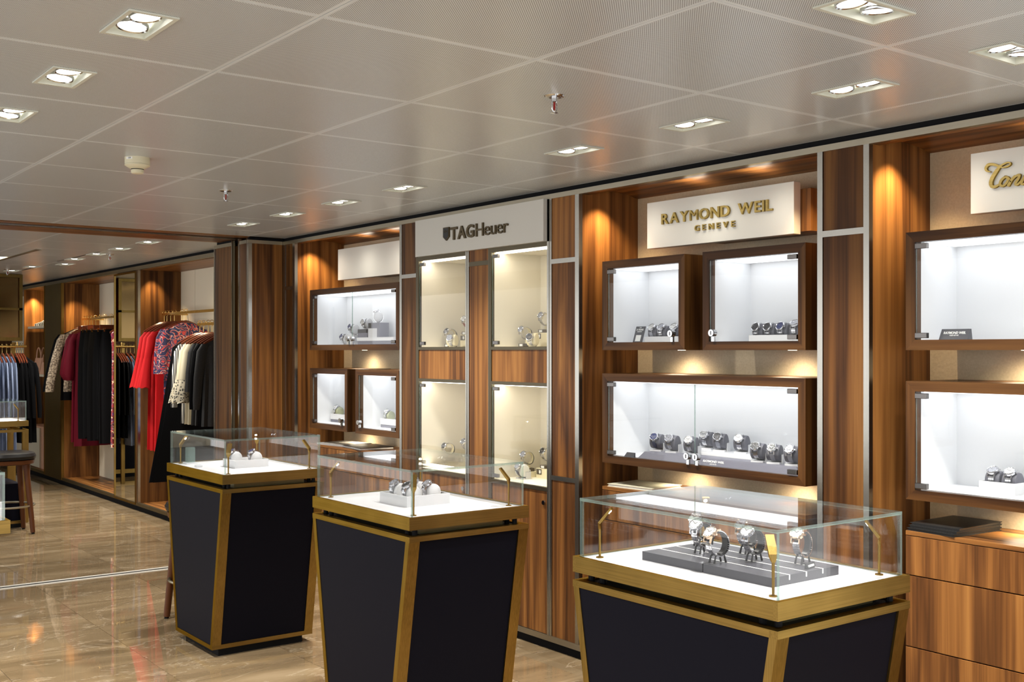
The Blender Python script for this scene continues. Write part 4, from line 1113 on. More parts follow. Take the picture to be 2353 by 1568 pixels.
show('roll_white', 3.862, 6.985, F3+0.070, 'white watch rolls of the farthest bay', 'white roll of the watch behind the door gap', 'steel watch with blue dial on the white block behind the door gap', GF, dial='dial_blue', tilt=60)
show('roll_white', 3.862, 6.800, F3+0.108, 'white watch rolls of the farthest bay', 'white roll of the round steel watch right of the door gap', 'white dial steel watch right of the door gap below the blank sign', GF, dial='dial_white', tilt=75, yaw=12)
show('roll_white', 3.862, 6.645, F3+0.150, 'white watch rolls of the farthest bay', 'white roll of the topmost watch below the blank sign', 'topmost steel watch on the tall block below the blank sign', GF, dial='dial_grey', tilt=20, yaw=-35)
for y0, y1, wy, kind, lab in ((6.770, 7.232, 7.185, 'roll_olive', 'leftmost small cabinet'), (6.085, 6.515, 6.468, 'roll_olive', 'small cabinet beside the dark bronze lettered bay')):
    t = thing('display_box', 'white box with grey foot in the ' + lab, 'display block', (3.86, (y0+y1)/2, F4))
    MB().box(3.805, 3.93, y0, y1, F4, F4+0.022).build('lower', 'grey_riser', t); MB().box(3.80, 3.935, y0, y1, F4+0.022, F4+0.032).build('upper', 'white_block', t)
    tray('watch_tray', 'white tray on the box in the ' + lab, 'tray', 3.80, 3.935, y0, y1, F4+0.032, 0.030, group='white watch trays')
    show(kind, 3.845, wy, F4+0.036, 'olive watch rolls', 'olive roll in the ' + lab, 'steel watch on an olive roll in the ' + lab, 'watches of the two small far cabinets', dial='dial_white', tilt=35)
# ---- tall cream cabinets
GT = 'watches on cream rings in the tall cabinets'; GS = 'cream ring watch stands'
T1, T2 = 1.569, 0.838
def crate(label, x0, x1, y0, y1, z0, z1):
    t = thing('display_box', label, 'display block', ((x0+x1)/2, (y0+y1)/2, z0))
    MB().box(x0, x1, y0, y1, z0, z1).build('block', 'cream_stand', t); MB().box(x0-0.0012, x0, (y0+y1)/2, y1-0.004, z1-0.034, z1-0.004).build('emblem_plate', 'box_brown', t)
    e = MB().prism([((y0+y1)/2+0.006, z1-0.010), ((y0+y1)/2+0.006, z1-0.024), ((y0+y1)/2+0.014, z1-0.030), ((y0+y1)/2+0.022, z1-0.024), ((y0+y1)/2+0.022, z1-0.010)], 0, x0-0.0018, x0-0.0012).build('emblem', 'paper_white', t)
crate('cream block under the brown strap watch, left tall cabinet', 3.83, 3.91, 5.50, 5.60, T1, T1+0.075)
crate('cream block under the topmost watch, upper part of the right tall cabinet', 3.84, 3.92, 4.765, 4.878, T1, T1+0.078)
crate('cream block low in the left tall cabinet', 3.83, 3.91, 5.52, 5.62, T2, T2+0.058)
crate('cream block low in the right tall cabinet', 3.83, 3.91, 4.755, 4.850, T2, T2+0.055)
crate('flat cream block under the watch low in the left tall cabinet', 3.77, 3.83, 5.655, 5.70, T2, T2+0.030)
crate('flat cream block under the left watch low in the right tall cabinet', 3.78, 3.85, 4.87, 4.935, T2, T2+0.032)
show('ring', 3.80, 5.655, T1, GS, 'cream ring stand at left in the upper left tall cabinet', 'black dial steel watch at left in the upper left tall cabinet', GT, dial='dial_black', tilt=58, chrono=True)
show('ring', 3.865, 5.562, T1+0.075, GS, 'cream ring stand of the brown strap watch', 'brown leather strap watch cut by the post, upper left tall cabinet', GT, dial='dial_white', band='leather', bandmat='leather_brown', tilt=58)
show('roll_cream', 3.745, 5.560, T1, GS, 'cream roll at right in the upper left tall cabinet', 'grey dial watch lying lower right in the upper left tall cabinet', GT, dial='dial_grey', tilt=70, yaw=30)
show('ring', 3.80, 4.905, T1, GS, 'cream ring stand at left in the upper right tall cabinet', 'grey dial steel watch at left in the upper right tall cabinet', GT, dial='dial_grey', tilt=58, chrono=True)
show('ring', 3.88, 4.830, T1+0.078, GS, 'cream ring stand of the topmost watch in the right tall cabinet', 'topmost grey dial steel watch, upper right tall cabinet', GT, dial='dial_grey', tilt=58, chrono=True)
show('roll_cream', 3.765, 4.800, T1, GS, 'cream roll low in the upper right tall cabinet', 'black dial watch lying low in the upper right tall cabinet', GT, dial='dial_black', tilt=72, yaw=25, chrono=True)
show('ring', 3.80, 5.678, T2+0.030, GS, 'cream ring stand at left in the lower left tall cabinet', 'black dial watch above the middle case, lower left tall cabinet', GT, dial='dial_black', tilt=62, chrono=True)
show('ring', 3.868, 5.572, T2+0.058, GS, 'cream ring stand at right in the lower left tall cabinet', 'grey dial watch cut by the post, lower left tall cabinet', GT, dial='dial_grey', tilt=58, chrono=True)
show('ring', 3.815, 4.905, T2+0.032, GS, 'cream ring stand at left in the lower right tall cabinet', 'grey dial watch at left in the lower right tall cabinet', GT, dial='dial_grey', tilt=58, chrono=True)
show('ring', 3.87, 4.800, T2+0.055, GS, 'cream ring stand at right in the lower right tall cabinet', 'black dial watch at right in the lower right tall cabinet', GT, dial='dial_black', tilt=58, chrono=True)
show('whiteblock', 3.735, 4.855, T2, GS, 'cream cushion stand low in the right tall cabinet', 'navy strap watch on a cream cushion, lowest in the right tall cabinet', GT, dial='dial_grey', band='leather', bandmat='leather_navy', tilt=52)
# ---- trays in the glass cases
tray('watch_tray', 'white tray of two watches in the farthest glass case', 'tray', 2.336, 2.524, 5.500, 5.662, DZ, 0.040, group='white watch trays')
tray('watch_tray', 'white tray of four watches in the middle glass case', 'tray', 2.298, 2.500, 3.730, 3.942, DZ, 0.042, group='white watch trays')
for x, y, lab in ((2.385, 5.615, 'steel watch at left in the tray of the farthest glass case'), (2.470, 5.550, 'steel watch at right in the tray of the farthest glass case')):
    show('roll_white', x, y, DZ+0.004, 'white rolls in the glass cases', 'white roll under the ' + lab, lab, 'watches in the farthest glass case', dial='dial_blue', tilt=28)
for x, y, d, lab in ((2.352, 3.885, 'dial_grey', 'steel watch, left in the tray, middle glass case'), (2.352, 3.788, 'dial_black', 'steel watch, front corner of the tray, middle glass case'),
                  (2.448, 3.885, 'dial_blue', 'blue dial watch, back of the tray, middle glass case'), (2.448, 3.788, 'dial_grey', 'steel watch, right in the tray, middle glass case')):
    show('roll_white', x, y, DZ+0.004, 'white rolls in the glass cases', 'white roll under the ' + lab, lab, 'watches in the middle glass case', dial=d, tilt=30)
for y0, y1, lab in ((1.898, 2.1405, 'front half of the slate display tray in the nearest glass case'), (2.1435, 2.384, 'back half of the slate display tray in the nearest glass case')):
    t = thing('display_tray', lab, 'tray', (2.42, (y0+y1)/2, DZ), 'slate display trays')
    MB().box(2.282, 2.562, y0, y1, DZ, DZ+0.025).build('slab', 'slate_tray', t)
    for x in (2.352, 2.422, 2.492):
        MB().box(x-0.0016, x+0.0016, y0-0.0006, y1, DZ+0.0235, DZ+0.0256).build('inlay_line', 'paper_white', t)
        MB().box(x-0.0024, x+0.0024, y0-0.0008, y0, DZ+0.012, DZ+0.0256).build('inlay_tab', 'paper_white', t)
S3 = DZ+0.0256; G3, G3S = 'steel watches in the nearest glass case', 'black wire watch stands'
for x, y, d, yaw, rim, lab in ((2.482, 2.335, 'dial_white', 0, 'watch_rim', 'steel watch, back one of three, nearest glass case'), (2.392, 2.248, 'dial_white', 4, 'watch_rim', 'steel watch, middle one of three, nearest glass case'),
        (2.318, 2.120, 'dial_white', -4, 'watch_rose', 'steel watch, front one of three, nearest glass case'), (2.495, 2.165, 'dial_grey', 0, 'watch_rose', 'yellowish bracelet watch behind the lamp paddle, nearest glass case'),
        (2.418, 2.075, 'dial_white', 0, 'watch_rim', 'steel watch left of the lamp paddle, nearest glass case'), (2.500, 1.972, 'dial_white', 8, 'watch_rose', 'white dial steel watch alone at the right, nearest glass case')):
    show('darkring', x, y, S3, G3S, 'black stand of the ' + lab, lab, G3, yaw=yaw, dial=d, tilt=42, rim=rim)
t = thing('name_plate', 'tiny black brand block at the foot of the lone watch in the nearest glass case', 'sign', (2.470, 1.932, S3))
MB().hexa([(2.447, 1.913, S3), (2.497, 1.925, S3), (2.494, 1.933, S3), (2.444, 1.921, S3)], [(2.446, 1.917, S3+0.014), (2.496, 1.929, S3+0.014), (2.494, 1.933, S3+0.014), (2.444, 1.921, S3+0.014)]).build('block', 'leather_black', t)
flat_text('CITIZEN', t, (2.4717, 1.9205, S3+0.0068), 0.008, 'paper_white', Matrix.Rotation(math.atan2(0.012, 0.05), 4, 'Z') @ Matrix.Rotation(math.radians(72), 4, 'X'), 0.036, 0.0005, 'lettering', 0.02)
t = thing('acrylic_block', 'tall clear acrylic block at the back left of the farthest glass case', 'display block', (2.245, 5.895, DZ))
MB().box(2.215, 2.275, 5.865, 5.925, DZ, DZ+0.008).build('foot', 'acrylic', t); MB().box(2.226, 2.264, 5.872, 5.918, DZ+0.008, DZ+0.088).build('block', 'glass_edge', t)
t = thing('acrylic_block', 'small flat clear block near the front left of the farthest glass case', 'display block', (2.21, 5.69, DZ))
MB().box(2.195, 2.228, 5.675, 5.705, DZ, DZ+0.012).build('block', 'acrylic', t, None, False, 0.002)
# ---- folders on the chests
def booklet(label, cx, cy, z, wx, wy, h, yaw, cover, page, group=None, ring=False):
    t = thing('folder', label, 'folder', (cx, cy, z), group, (0, 0, math.radians(yaw)))
    def add(nm, mb, mat):
        o = bpy.data.objects.new(nm, mb.mesh(nm, mat)); C.objects.link(o); o.parent = t
    a, b = wx/2, wy/2
    add('back_cover', MB().box(-a, a, -b, b, 0, h*0.18), cover); add('pages', MB().box(-a+0.004, a-0.004, -b+0.004, b-0.004, h*0.18, h*0.82), page); add('front_cover', MB().box(-a, a, -b, b, h*0.82, h), cover)
    if ring:
        m = MB()
        for k in range(22): m.lathe([(0.006, -0.0006), (0.0066, 0.0), (0.006, 0.0006)], 10, Matrix.Translation((-a+0.004, -b+0.012+k*(wy-0.024)/21, h*0.5)) @ Matrix.Rotation(math.pi/2, 4, 'X'), 0, False)
        add('ring_binding', m, 'dark_steel')
booklet('cream catalogue lying on the walnut chest behind the nearest glass case', 3.795, 3.950, 0.878, 0.225, 0.285, 0.014, 6, 'catalogue_cream', 'paper_white')
for i in range(3):
    booklet(('lowest', 'middle', 'topmost')[i] + ' black folder of the stack on the right hand chest', 3.805+0.004*i, 2.305-0.002*i, 0.878+0.0105*i, 0.285, 0.20, 0.0100, -4+2*i, 'folder_black', 'folder_black', 'stack of black folders')
booklet('grey spiral binder on the chest of the farthest bay', 3.80, 7.02, 0.878, 0.25, 0.32, 0.012, 8, 'binder_grey', 'paper_white', None, True)
booklet('black spiral binder on the chest of the farthest bay', 3.79, 6.66, 0.878, 0.25, 0.30, 0.014, -6, 'folder_black', 'paper_white', None, True)

# ================================================================ clothes hall beyond the shutter
XW, XWB = 3.54, 3.958
wb = struct(MB().box(4.0, 4.06, 8.2, 17.3, 0, 2.46).build('wall_back', 'cream_wall'))
def bpart(n, mat, x0, x1, y0, y1, z0, z1): return MB().box(x0, x1, y0, y1, z0, z1).build(n, mat, wb)
bpart('head_rail', 'rail_metal', XW, XW+0.03, 8.235, 17.3, 2.322, 2.357)
bpart('shadow_gap', 'black_gap', XW+0.012, XW+0.05, 8.235, 17.3, 2.357, 2.46)
bpart('soffit', 'walnut_y', XW+0.03, 4.0, 8.235, 17.3, 2.318, 2.345)
bpart('plinth_front', 'bronze_panel', XW, XW+0.03, 8.235, 17.3, 0.052, 0.082)
bpart('toe_kick', 'black_gap', XW+0.03, XW+0.06, 8.235, 17.3, 0.0, 0.052)
bpart('niche_floor', 'walnut_y', XW+0.03, 4.0, 8.235, 17.3, 0.052, 0.080)
for y0, y1 in ((8.235, 10.268), (10.274, 10.640), (11.37, 13.155), (13.161, 13.262), (14.0, 14.9), (14.906, 17.3)):
    bpart('back_panel', 'cream_wall', XWB, XWB+0.02, y0, y1, 0.08, 2.32)
for y in (10.638, 13.262, 15.080): bpart('side_panel', 'walnut_dark_z' if y < 11 else 'walnut_z', XW+0.02, 4.0, y, y+0.03, 0.08, 2.32)
for y in (11.340, 13.97): bpart('side_panel', 'walnut_z', XW+0.02, 4.0, y-0.03, y, 0.08, 2.32)
bpart('metal_strip', 'steel_trim', XW-0.004, XW+0.02, 10.638, 10.652, 0.08, 2.322)
bpart('wood_panel', 'walnut_frame_z', XW, XW+0.02, 10.652, 10.712, 0.08, 2.322)
mf = thing('wall_mirror', 'tall narrow mirror in a thin brass frame between two clothes niches', 'mirror', (XW, 11.037, 0.05))
for y0, y1, z0, z1 in ((10.712, 10.724, 0.06, 2.31), (11.351, 11.363, 0.06, 2.31), (10.724, 11.351, 2.298, 2.31), (10.724, 11.351, 0.06, 0.072)): MB().box(XW-0.006, XW+0.02, y0, y1, z0, z1).build('frame', 'brass_z', mf)
MB().box(XW+0.002, XW+0.012, 10.724, 11.351, 0.072, 2.298).build('mirror_glass', 'mirror', mf)
bpart('bronze_panel', 'bronze_panel', XW-0.006, XW+0.02, 13.297, 13.985, 0.052, 2.318)
for y in (13.262, 13.985): bpart('metal_strip', 'brass_z', XW-0.010, XW+0.02, y, y+0.03, 0.06, 2.322)
for y in (10.56, 9.4, 13.1, 12.0, 15.0): spot('niche_spot', (XW+0.12, y, 2.30), (XW+0.22, y, 0.0), P_NICHE*(1.0 if y == 10.56 else 1.6), WARM, 85, 0.9, 0.015)
we = struct(MB().box(-2.6, 4.0, 17.3, 17.36, 0, 2.46).build('wall_front', 'cream_wall'))
for i in range(9): MB().box(-2.55+0.72*i, -1.85+0.72*i, 17.28, 17.30, 0.08, 2.30).build('wood_panel', 'walnut_dark_z' if i % 3 else 'cream_wall', we)
sc_ = thing('side_cabinet', 'low navy cabinet with brass foot behind the black jackets, seen in the mirror', 'cabinet', (2.3, 13.9, 0))
MB().box(1.80, 2.86, 13.62, 14.20, 0.10, 0.95).build('body', 'navy_panel', sc_); MB().box(1.79, 2.87, 13.61, 14.21, 0.05, 0.10).build('foot', 'brass_x', sc_); MB().box(1.84, 2.82, 13.66, 14.16, 0.0, 0.05).build('plinth', 'plinth_black', sc_); MB().box(1.79, 2.87, 13.61, 14.21, 0.95, 0.985).build('top', 'brass_x', sc_)
for y in (9.4, 12.3, 14.6): spot('niche_wash', (XW+0.10, y, 2.31), (XW+0.30, y, 1.0), P_NICHE*0.7, (1.0, 0.88, 0.68), 150, 1.0, 0.08)  # unseen wash lights, added to brighten the cream niche backs
# shelf with handbags and shoes
sh = thing('wall_shelf', 'cream shelf with shoes in the far niche', 'shelf', (3.78, 14.9, 1.83)); MB().box(3.60, XWB, 13.99, 15.07, 1.822, 1.85).build('shelf_board', 'drawer_cream', sh)
sh2 = thing('wall_shelf', 'lower shelf with pink handbags in the far niche', 'shelf', (3.78, 14.9, 1.23)); MB().box(3.60, XWB, 13.99, 15.07, 1.222, 1.25).build('shelf_board', 'drawer_cream', sh2)
dr = thing('drawer_chest', 'pale cream drawer unit low in the far niche', 'chest of drawers', (3.76, 14.6, 0.08)); MB().box(3.62, XWB, 13.99, 15.07, 0.08, 0.60).build('carcass', 'bag_pink', dr)
d = MB().box(3.60, 3.62, 14.50, 15.06, 0.09, 0.58).build('drawer_front', 'drawer_cream', dr); MB().box(3.585, 3.60, 14.66, 14.78, 0.535, 0.55).build('handle', 'chrome', d)
def handbag(label, x, y, z, w_, h, d_, mat='bag_pink'):
    t = thing('handbag', label, 'bag', (x, y, z), 'pink handbags on the lower shelf')
    MB().hexa([(x-d_, y-w_, z), (x+d_, y-w_, z), (x+d_, y+w_, z), (x-d_, y+w_, z)], [(x-d_*0.45, y-w_*0.9, z+h), (x+d_*0.45, y-w_*0.9, z+h), (x+d_*0.45, y+w_*0.9, z+h), (x-d_*0.45, y+w_*0.9, z+h)]).build('body', mat, t, None, False, 0.006)
    for s in (-1, 1): MB().tube([(x+s*d_*0.4, y+w_*0.6*math.cos(a), z+h*0.9+h*0.75*math.sin(a)) for a in [math.pi*k/10 for k in range(11)]], 0.008, 6).build('strap_handle', mat, t, None, True)
handbag('large pink handbag with twin loop handles, behind the black jackets', 3.72, 14.90, 1.25, 0.17, 0.20, 0.07)
handbag('pink handbag at the bronze panel edge, upper right of the bags', 3.84, 14.42, 1.25, 0.15, 0.26, 0.05)
handbag('boxy pink satchel partly hidden at the bronze panel edge', 3.66, 14.42, 1.25, 0.13, 0.15, 0.05)
def shoe(label, x, y, z, boot=0.0):
    t = thing('shoe', label, 'shoe', (x, y, z), 'black and white shoes on the shelf')
    MB().loft([[(x-0.10, y+s*0.018, z) for s in (-1, 1)]+[(x-0.10, y+s*0.016, z+0.03) for s in (1, -1)], [(x-0.02, y+s*0.035, z) for s in (-1, 1)]+[(x-0.02, y+s*0.03, z+0.06) for s in (1, -1)], [(x+0.09, y+s*0.03, z+0.05) for s in (-1, 1)]+[(x+0.08, y+s*0.026, z+0.12+boot) for s in (1, -1)], [(x+0.12, y+s*0.02, z+0.05) for s in (-1, 1)]+[(x+0.12, y+s*0.02, z+0.12+boot) for s in (1, -1)]]).build('upper', 'cloth_striped', t, None, True)
    MB().cyl((x+0.10, y, z), (x+0.105, y, z+0.055), 0.008, 0.018).build('heel', 'cloth_black', t)
shoe('low patterned heeled shoe, left of the pair on the far shelf', 3.72, 14.80, 1.85); shoe('low patterned heeled shoe, middle on the far shelf', 3.72, 14.62, 1.85); shoe('tall patterned boot against the bronze panel on the far shelf', 3.74, 14.40, 1.85, 0.16)
# ---- garments on hangers
def hanger(label, x, y, zr, axis, group, kind='wood', drop=0.115, hw=0.20):
    """hook over a rail at height zr; axis 'x' means the shoulders run along x"""
    t = thing('hanger', label, 'hanger', (x, y, zr), group, (0, 0, 0 if axis == 'x' else math.pi/2))
    def add(nm, me): 
        o = bpy.data.objects.new(nm, me); C.objects.link(o); o.parent = t
    def hook():
        pts = [(-0.017*math.cos(a), 0, 0.002+0.017*math.sin(a)) for a in [math.radians(-30)+math.radians(210)*k/10 for k in range(11)]]
        pts = [(0.017*math.cos(math.radians(200)-math.radians(200)*k/10), 0, 0.017*math.sin(math.radians(200)-math.radians(200)*k/10)+0.0) for k in range(11)] + [(0.010, 0, -0.02), (0.0, 0, -0.035), (0.0, 0, -drop+0.02)]
        return MB().tube(pts, 0.0026, 6).mesh('hook', 'gold', True)
    add('hook', cached(('hook', drop), hook))
    def body():
        rings = []
        for k in range(-8, 9):
            u = k/8; zz = -drop+0.012 - 0.085*abs(u)**1.5; th = 0.010*(1-0.45*abs(u)); hh = 0.019*(1-0.5*abs(u))
            rings.append([(u*hw, -th, zz-hh), (u*hw, th, zz-hh), (u*hw, th, zz+hh*0.6), (u*hw, 0, zz+hh), (u*hw, -th, zz+hh*0.6)])
        return MB().loft(rings).mesh('shoulder_bar', 'hanger_wood', True)
    def bar():
        m = MB().box(-hw, hw, -0.009, 0.009, -drop-0.020, -drop+0.022)
        return m.mesh('clip_bar', 'hanger_wood')
    if kind == 'wood': add('shoulder_bar', cached(('body', drop, hw), body))
    else:
        add('clip_bar', cached(('bar', drop, hw), bar))
        for s in (-1, 1): add('clip', cached(('clip', drop, hw, s), lambda: MB().box(s*hw*0.75-0.012, s*hw*0.75+0.012, -0.014, 0.014, -drop-0.050, -drop-0.008).mesh('clip', 'gold')))
    return t
def loop(hw, hd, z, n=28, fold=0.0, fr=7, ph=0.0, sag=0.0):
    out = []
    for k in range(n):
        a = 2*math.pi*k/n; c, s = math.cos(a), math.sin(a)
        f = 1 + fold*math.sin(fr*a+ph)
        out.append((hw*c*(1+0.3*fold*math.sin(fr*a+ph)), hd*s*f + fold*hd*0.6*math.sin(fr*1.7*a+ph*2), z + sag*abs(c)))
    return out
def garment(label, cat, x, y, z, axis, levels, mats, group=None, sleeves=None, seed=0, neck=0.065):
    """z is the neck height; levels: (drop, half width, half depth, fold)"""
    rr = random.Random(seed); ph = rr.uniform(0, 6); dpt = 0.36 if axis == 'x' else 0.22
    t = thing(cat.replace(' ', '_'), label, cat, (x, y, z), group, (0, 0, 0 if axis == 'x' else math.pi/2))
    def add(nm, mb, mat):
        o = bpy.data.objects.new(nm, mb.mesh(nm, mat, True)); C.objects.link(o); o.parent = t
    rings = [loop(neck*0.8, 0.024, 0.004), loop(neck, 0.03, 0.0)]
    for i, lv in enumerate(levels):
        dz, hw, hd, fo = lv[:4]; sx = lv[4] if len(lv) > 4 else 0.0
        rings.append([(p[0]+sx, p[1], p[2]) for p in loop(hw, hd, -dz, 28, fo, 7+seed % 3, ph + i*0.13)])
    add('body', MB().loft(rings), mats[0])
    if sleeves:
        for s in (-1, 1):
            rs = []
            for (dx, dz, r, fo) in sleeves['path']:
                dx = min(dx, 0.160) if (s > 0 and axis == 'x') else dx
                rs.append([(s*dx + r*0.75*math.cos(2*math.pi*k/16)*(1+fo*math.sin(5*2*math.pi*k/16+ph)), r*dpt*math.sin(2*math.pi*k/16)*(1+fo*math.cos(4*2*math.pi*k/16+ph)), -dz) for k in range(16)])
            add('sleeve', MB().loft(rs), sleeves.get('mat', mats[0]))
            if 'cuff' in sleeves:
                cf = sleeves['cuff']
                rs = []
                for (dx, dz, r, fo) in cf['path']:
                    dx = min(dx, 0.160) if (s > 0 and axis == 'x') else dx
                    rs.append([(s*dx + r*0.75*math.cos(2*math.pi*k/24)*(1+fo*math.sin(5*2*math.pi*k/24+ph)), r*dpt*math.sin(2*math.pi*k/24)*(1+fo*math.cos(4*2*math.pi*k/24+ph)), -dz - fo*0.03*math.sin(5*2*math.pi*k/24+ph)) for k in range(24)])
                add('cuff', MB().loft(rs), cf['mat'])
    if len(mats) > 1:
        dz0, dz1, hw0, hw1 = levels[-1][0], levels[-1][0]+0.22, levels[-1][1], levels[-1][1]*1.1
        add('hem_panel', MB().loft([loop(hw0, levels[-1][2], -dz0, 28, 0.3, 7, ph), loop(hw1, levels[-1][2]*1.2, -dz1, 28, 0.4, 7, ph+0.3)]), mats[1])
    return t
def shoulders(length, hw=0.205, depth=0.030, flare=1.0, fold=0.28):
    return [(0.045, hw*0.80, depth, 0.05), (0.085, hw*0.98, depth*1.2, 0.10), (0.25, hw*0.92, depth*1.25, fold*0.6), (length*0.5, hw*0.90*flare**0.5, depth*1.3, fold), (length, hw*0.95*flare, depth*1.35, fold)]
LONG = {'path': [(0.185, 0.06, 0.045, 0.02), (0.215, 0.12, 0.058, 0.08), (0.245, 0.33, 0.050, 0.10), (0.258, 0.52, 0.044, 0.10), (0.262, 0.60, 0.036, 0.05)]}
BELL = {'path': [(0.180, 0.055, 0.045, 0.02), (0.215, 0.11, 0.058, 0.05), (0.250, 0.30, 0.050, 0.06)], 'cuff': {'mat': 'cloth_red', 'path': [(0.250, 0.30, 0.052, 0.05), (0.268, 0.42, 0.062, 0.10), (0.285, 0.57, 0.080, 0.20)]}}
BLOUSON = {'path': [(0.185, 0.055, 0.045, 0.02), (0.215, 0.13, 0.060, 0.10), (0.245, 0.34, 0.072, 0.16), (0.255, 0.50, 0.085, 0.18), (0.245, 0.57, 0.050, 0.10)]}
SHORTW = {'path': [(0.170, 0.055, 0.045, 0.02), (0.195, 0.13, 0.062, 0.12), (0.215, 0.30, 0.058, 0.2), (0.222, 0.46, 0.056, 0.25)]}
# niche nearest the shutter: two rails
def rail_y(name, label, x, y0, y1, z, mat='gold'):
    t = thing(name, label, 'rail', (x, (y0+y1)/2, z)); MB().box(x-0.006, x+0.006, y0, y1, z-0.012, z+0.012).build('bar', mat, t)
    for y in (y0+0.01, y1-0.01): MB().cyl((x, y, z), (XWB, y, z), 0.008).build('bracket', mat, t)
rail_y('clothes_rail', 'upper brass clothes rail with red dresses on wooden hangers', 3.715, 9.0, 10.47, 1.895)
rail_y('clothes_rail', 'lower brass clothes rail with the black and cream lace tops', 3.665, 8.45, 9.44, 1.778)
GH1, GH2 = 'wooden hangers on the upper rail', 'wooden hangers on the lower rail'
REDL = ('leftmost', 'middle', 'rightmost')
for i, y in enumerate((10.35, 10.25, 10.15)):
    hanger('wooden hanger of the ' + REDL[i] + ' red dress', 3.715, y, 1.908, 'x', GH1)
    garment(REDL[i] + ' of three bright red dresses with flared bell sleeves', 'dress', 3.715, y-0.002, 1.775, 'x', shoulders(1.16, 0.19, 0.018, 1.0), ['cloth_red'], 'red bell sleeve dresses', BELL, i)
for i, (y, ml, mt) in enumerate(((9.95, 'navy and red paisley blouse next to the red dresses', 'cloth_paisley'), (9.86, 'second navy and red paisley blouse above the lower rail', 'cloth_paisley'), (10.42, 'long blue and white printed dress behind the red dresses', 'cloth_blue_print'))):
    hanger('wooden hanger of the ' + ml, 3.715, y, 1.908, 'x', GH1)
    if i < 2: garment(ml, 'dress', 3.715, y-0.002, 1.795, 'x', shoulders(0.70, 0.19, 0.026, 0.9), ['cloth_paisley'], None, SHORTW, 5+i)
    else: garment(ml, 'dress', 3.715, y-0.002, 1.795, 'x', shoulders(1.04, 0.15, 0.02, 1.0), [mt], None, None, 8+i)
LOW = [(9.395, 'long black flared gown at the left end of the lower rail', 'cloth_black', None), (9.31, 'black and white wavy striped blouse', 'cloth_striped', LONG), (9.20, 'left cream blouse with black lace cuffs', 'cloth_cream', 'CR'), (9.12, 'right cream blouse with black lace cuffs', 'cloth_cream', 'CR'),
       (9.03, 'black lace top next to the cream blouses', 'cloth_lace', SHORTW), (8.95, 'second black lace top of the lower rail', 'cloth_lace', SHORTW), (8.88, 'plain black top between the lace tops', 'cloth_black', LONG), (8.80, 'black gold lace top nearest the wood pillar', 'cloth_lace', LONG)]
CR = {'path': [(0.185, 0.06, 0.045, 0.02), (0.215, 0.12, 0.055, 0.08), (0.245, 0.36, 0.056, 0.12)], 'cuff': {'mat': 'cloth_lace_hem', 'path': [(0.245, 0.36, 0.057, 0.1), (0.262, 0.46, 0.075, 0.2), (0.272, 0.55, 0.085, 0.3)]}}
for i, (y, lab, mt, sl) in enumerate(LOW):
    hanger('wooden hanger of the ' + lab, 3.665, y, 1.791, 'x', GH2)
    garment(lab, 'blouse', 3.665, y-0.002, 1.660, 'x', (shoulders(0.74, 0.205, 0.020, 1.05) if i else [(0.045, 0.185, 0.018, 0.05), (0.085, 0.23, 0.022, 0.08, -0.01), (0.35, 0.25, 0.024, 0.15, -0.035), (0.8, 0.275, 0.028, 0.2, -0.085), (1.24, 0.30, 0.032, 0.25, -0.14)]), [mt], 'tops on the lower rail', CR if sl == 'CR' else sl, 20+i)
# second niche: dark clothes
rail_y('clothes_rail', 'brass clothes rail with burgundy and black clothes, left of the mirror', 3.715, 11.36, 13.10, 1.905)
GH3 = 'hangers left of the mirror'
N2 = [(13.00, 'long black jacket at the far left of the dark clothes', 'jacket', 'cloth_black', LONG, 0.80), (12.90, 'beige snake pattern jacket with long sleeve', 'jacket', 'cloth_beige', LONG, 0.70), (12.80, 'left burgundy dress with full blouson sleeve', 'dress', 'cloth_burgundy', BLOUSON, 1.26), (12.70, 'right burgundy dress with full blouson sleeve', 'dress', 'cloth_burgundy', BLOUSON, 1.30)]
REACH = {'path': [(0.190, 0.06, 0.050, 0.02), (0.225, 0.12, 0.062, 0.08), (0.290, 0.36, 0.062, 0.10), (0.335, 0.58, 0.064, 0.10), (0.350, 0.70, 0.062, 0.05)]}
for i, (y, lab, cat, mt, sl, ln) in enumerate(N2):
    hanger('dark wooden hanger of the ' + lab, 3.715, y, 1.918, 'x', GH3)
    garment(lab, cat, 3.715 if i > 1 else 3.655, y-0.002, 1.785, 'x', shoulders(ln, 0.20, 0.024, 1.0), [mt], None, REACH if i < 2 else sl, 40+i)
for i, y in enumerate((12.58, 12.42, 12.24, 12.02, 11.80)):
    lab = ('first', 'second', 'third', 'fourth', 'last')[i] + ' pair of black trousers clipped on the rail left of the mirror'
    hanger('clip hanger of the ' + lab.replace(' clipped on the rail', ','), 3.715, y, 1.918, 'x', GH3, 'clip', 0.125, 0.19)
    t = garment(lab, 'trousers', 3.715, y-0.002, 1.765, 'x', [(0.01, 0.165, 0.022, 0.03), (0.20, 0.185, 0.03, 0.15), (0.70, 0.19, 0.032, 0.25), (1.19-0.03*(i % 2), 0.185, 0.034, 0.25)], ['cloth_black'], 'black trousers', None, 50+i, 0.16)
hanger('wooden hanger of the red sequin dress', 3.715, 11.43, 1.918, 'x', GH3)
garment('red sequin dress showing as a thin strip beside the mirror frame', 'dress', 3.715, 11.428, 1.80, 'x', shoulders(1.24, 0.20, 0.03), ['cloth_sequin'], None, None, 60)
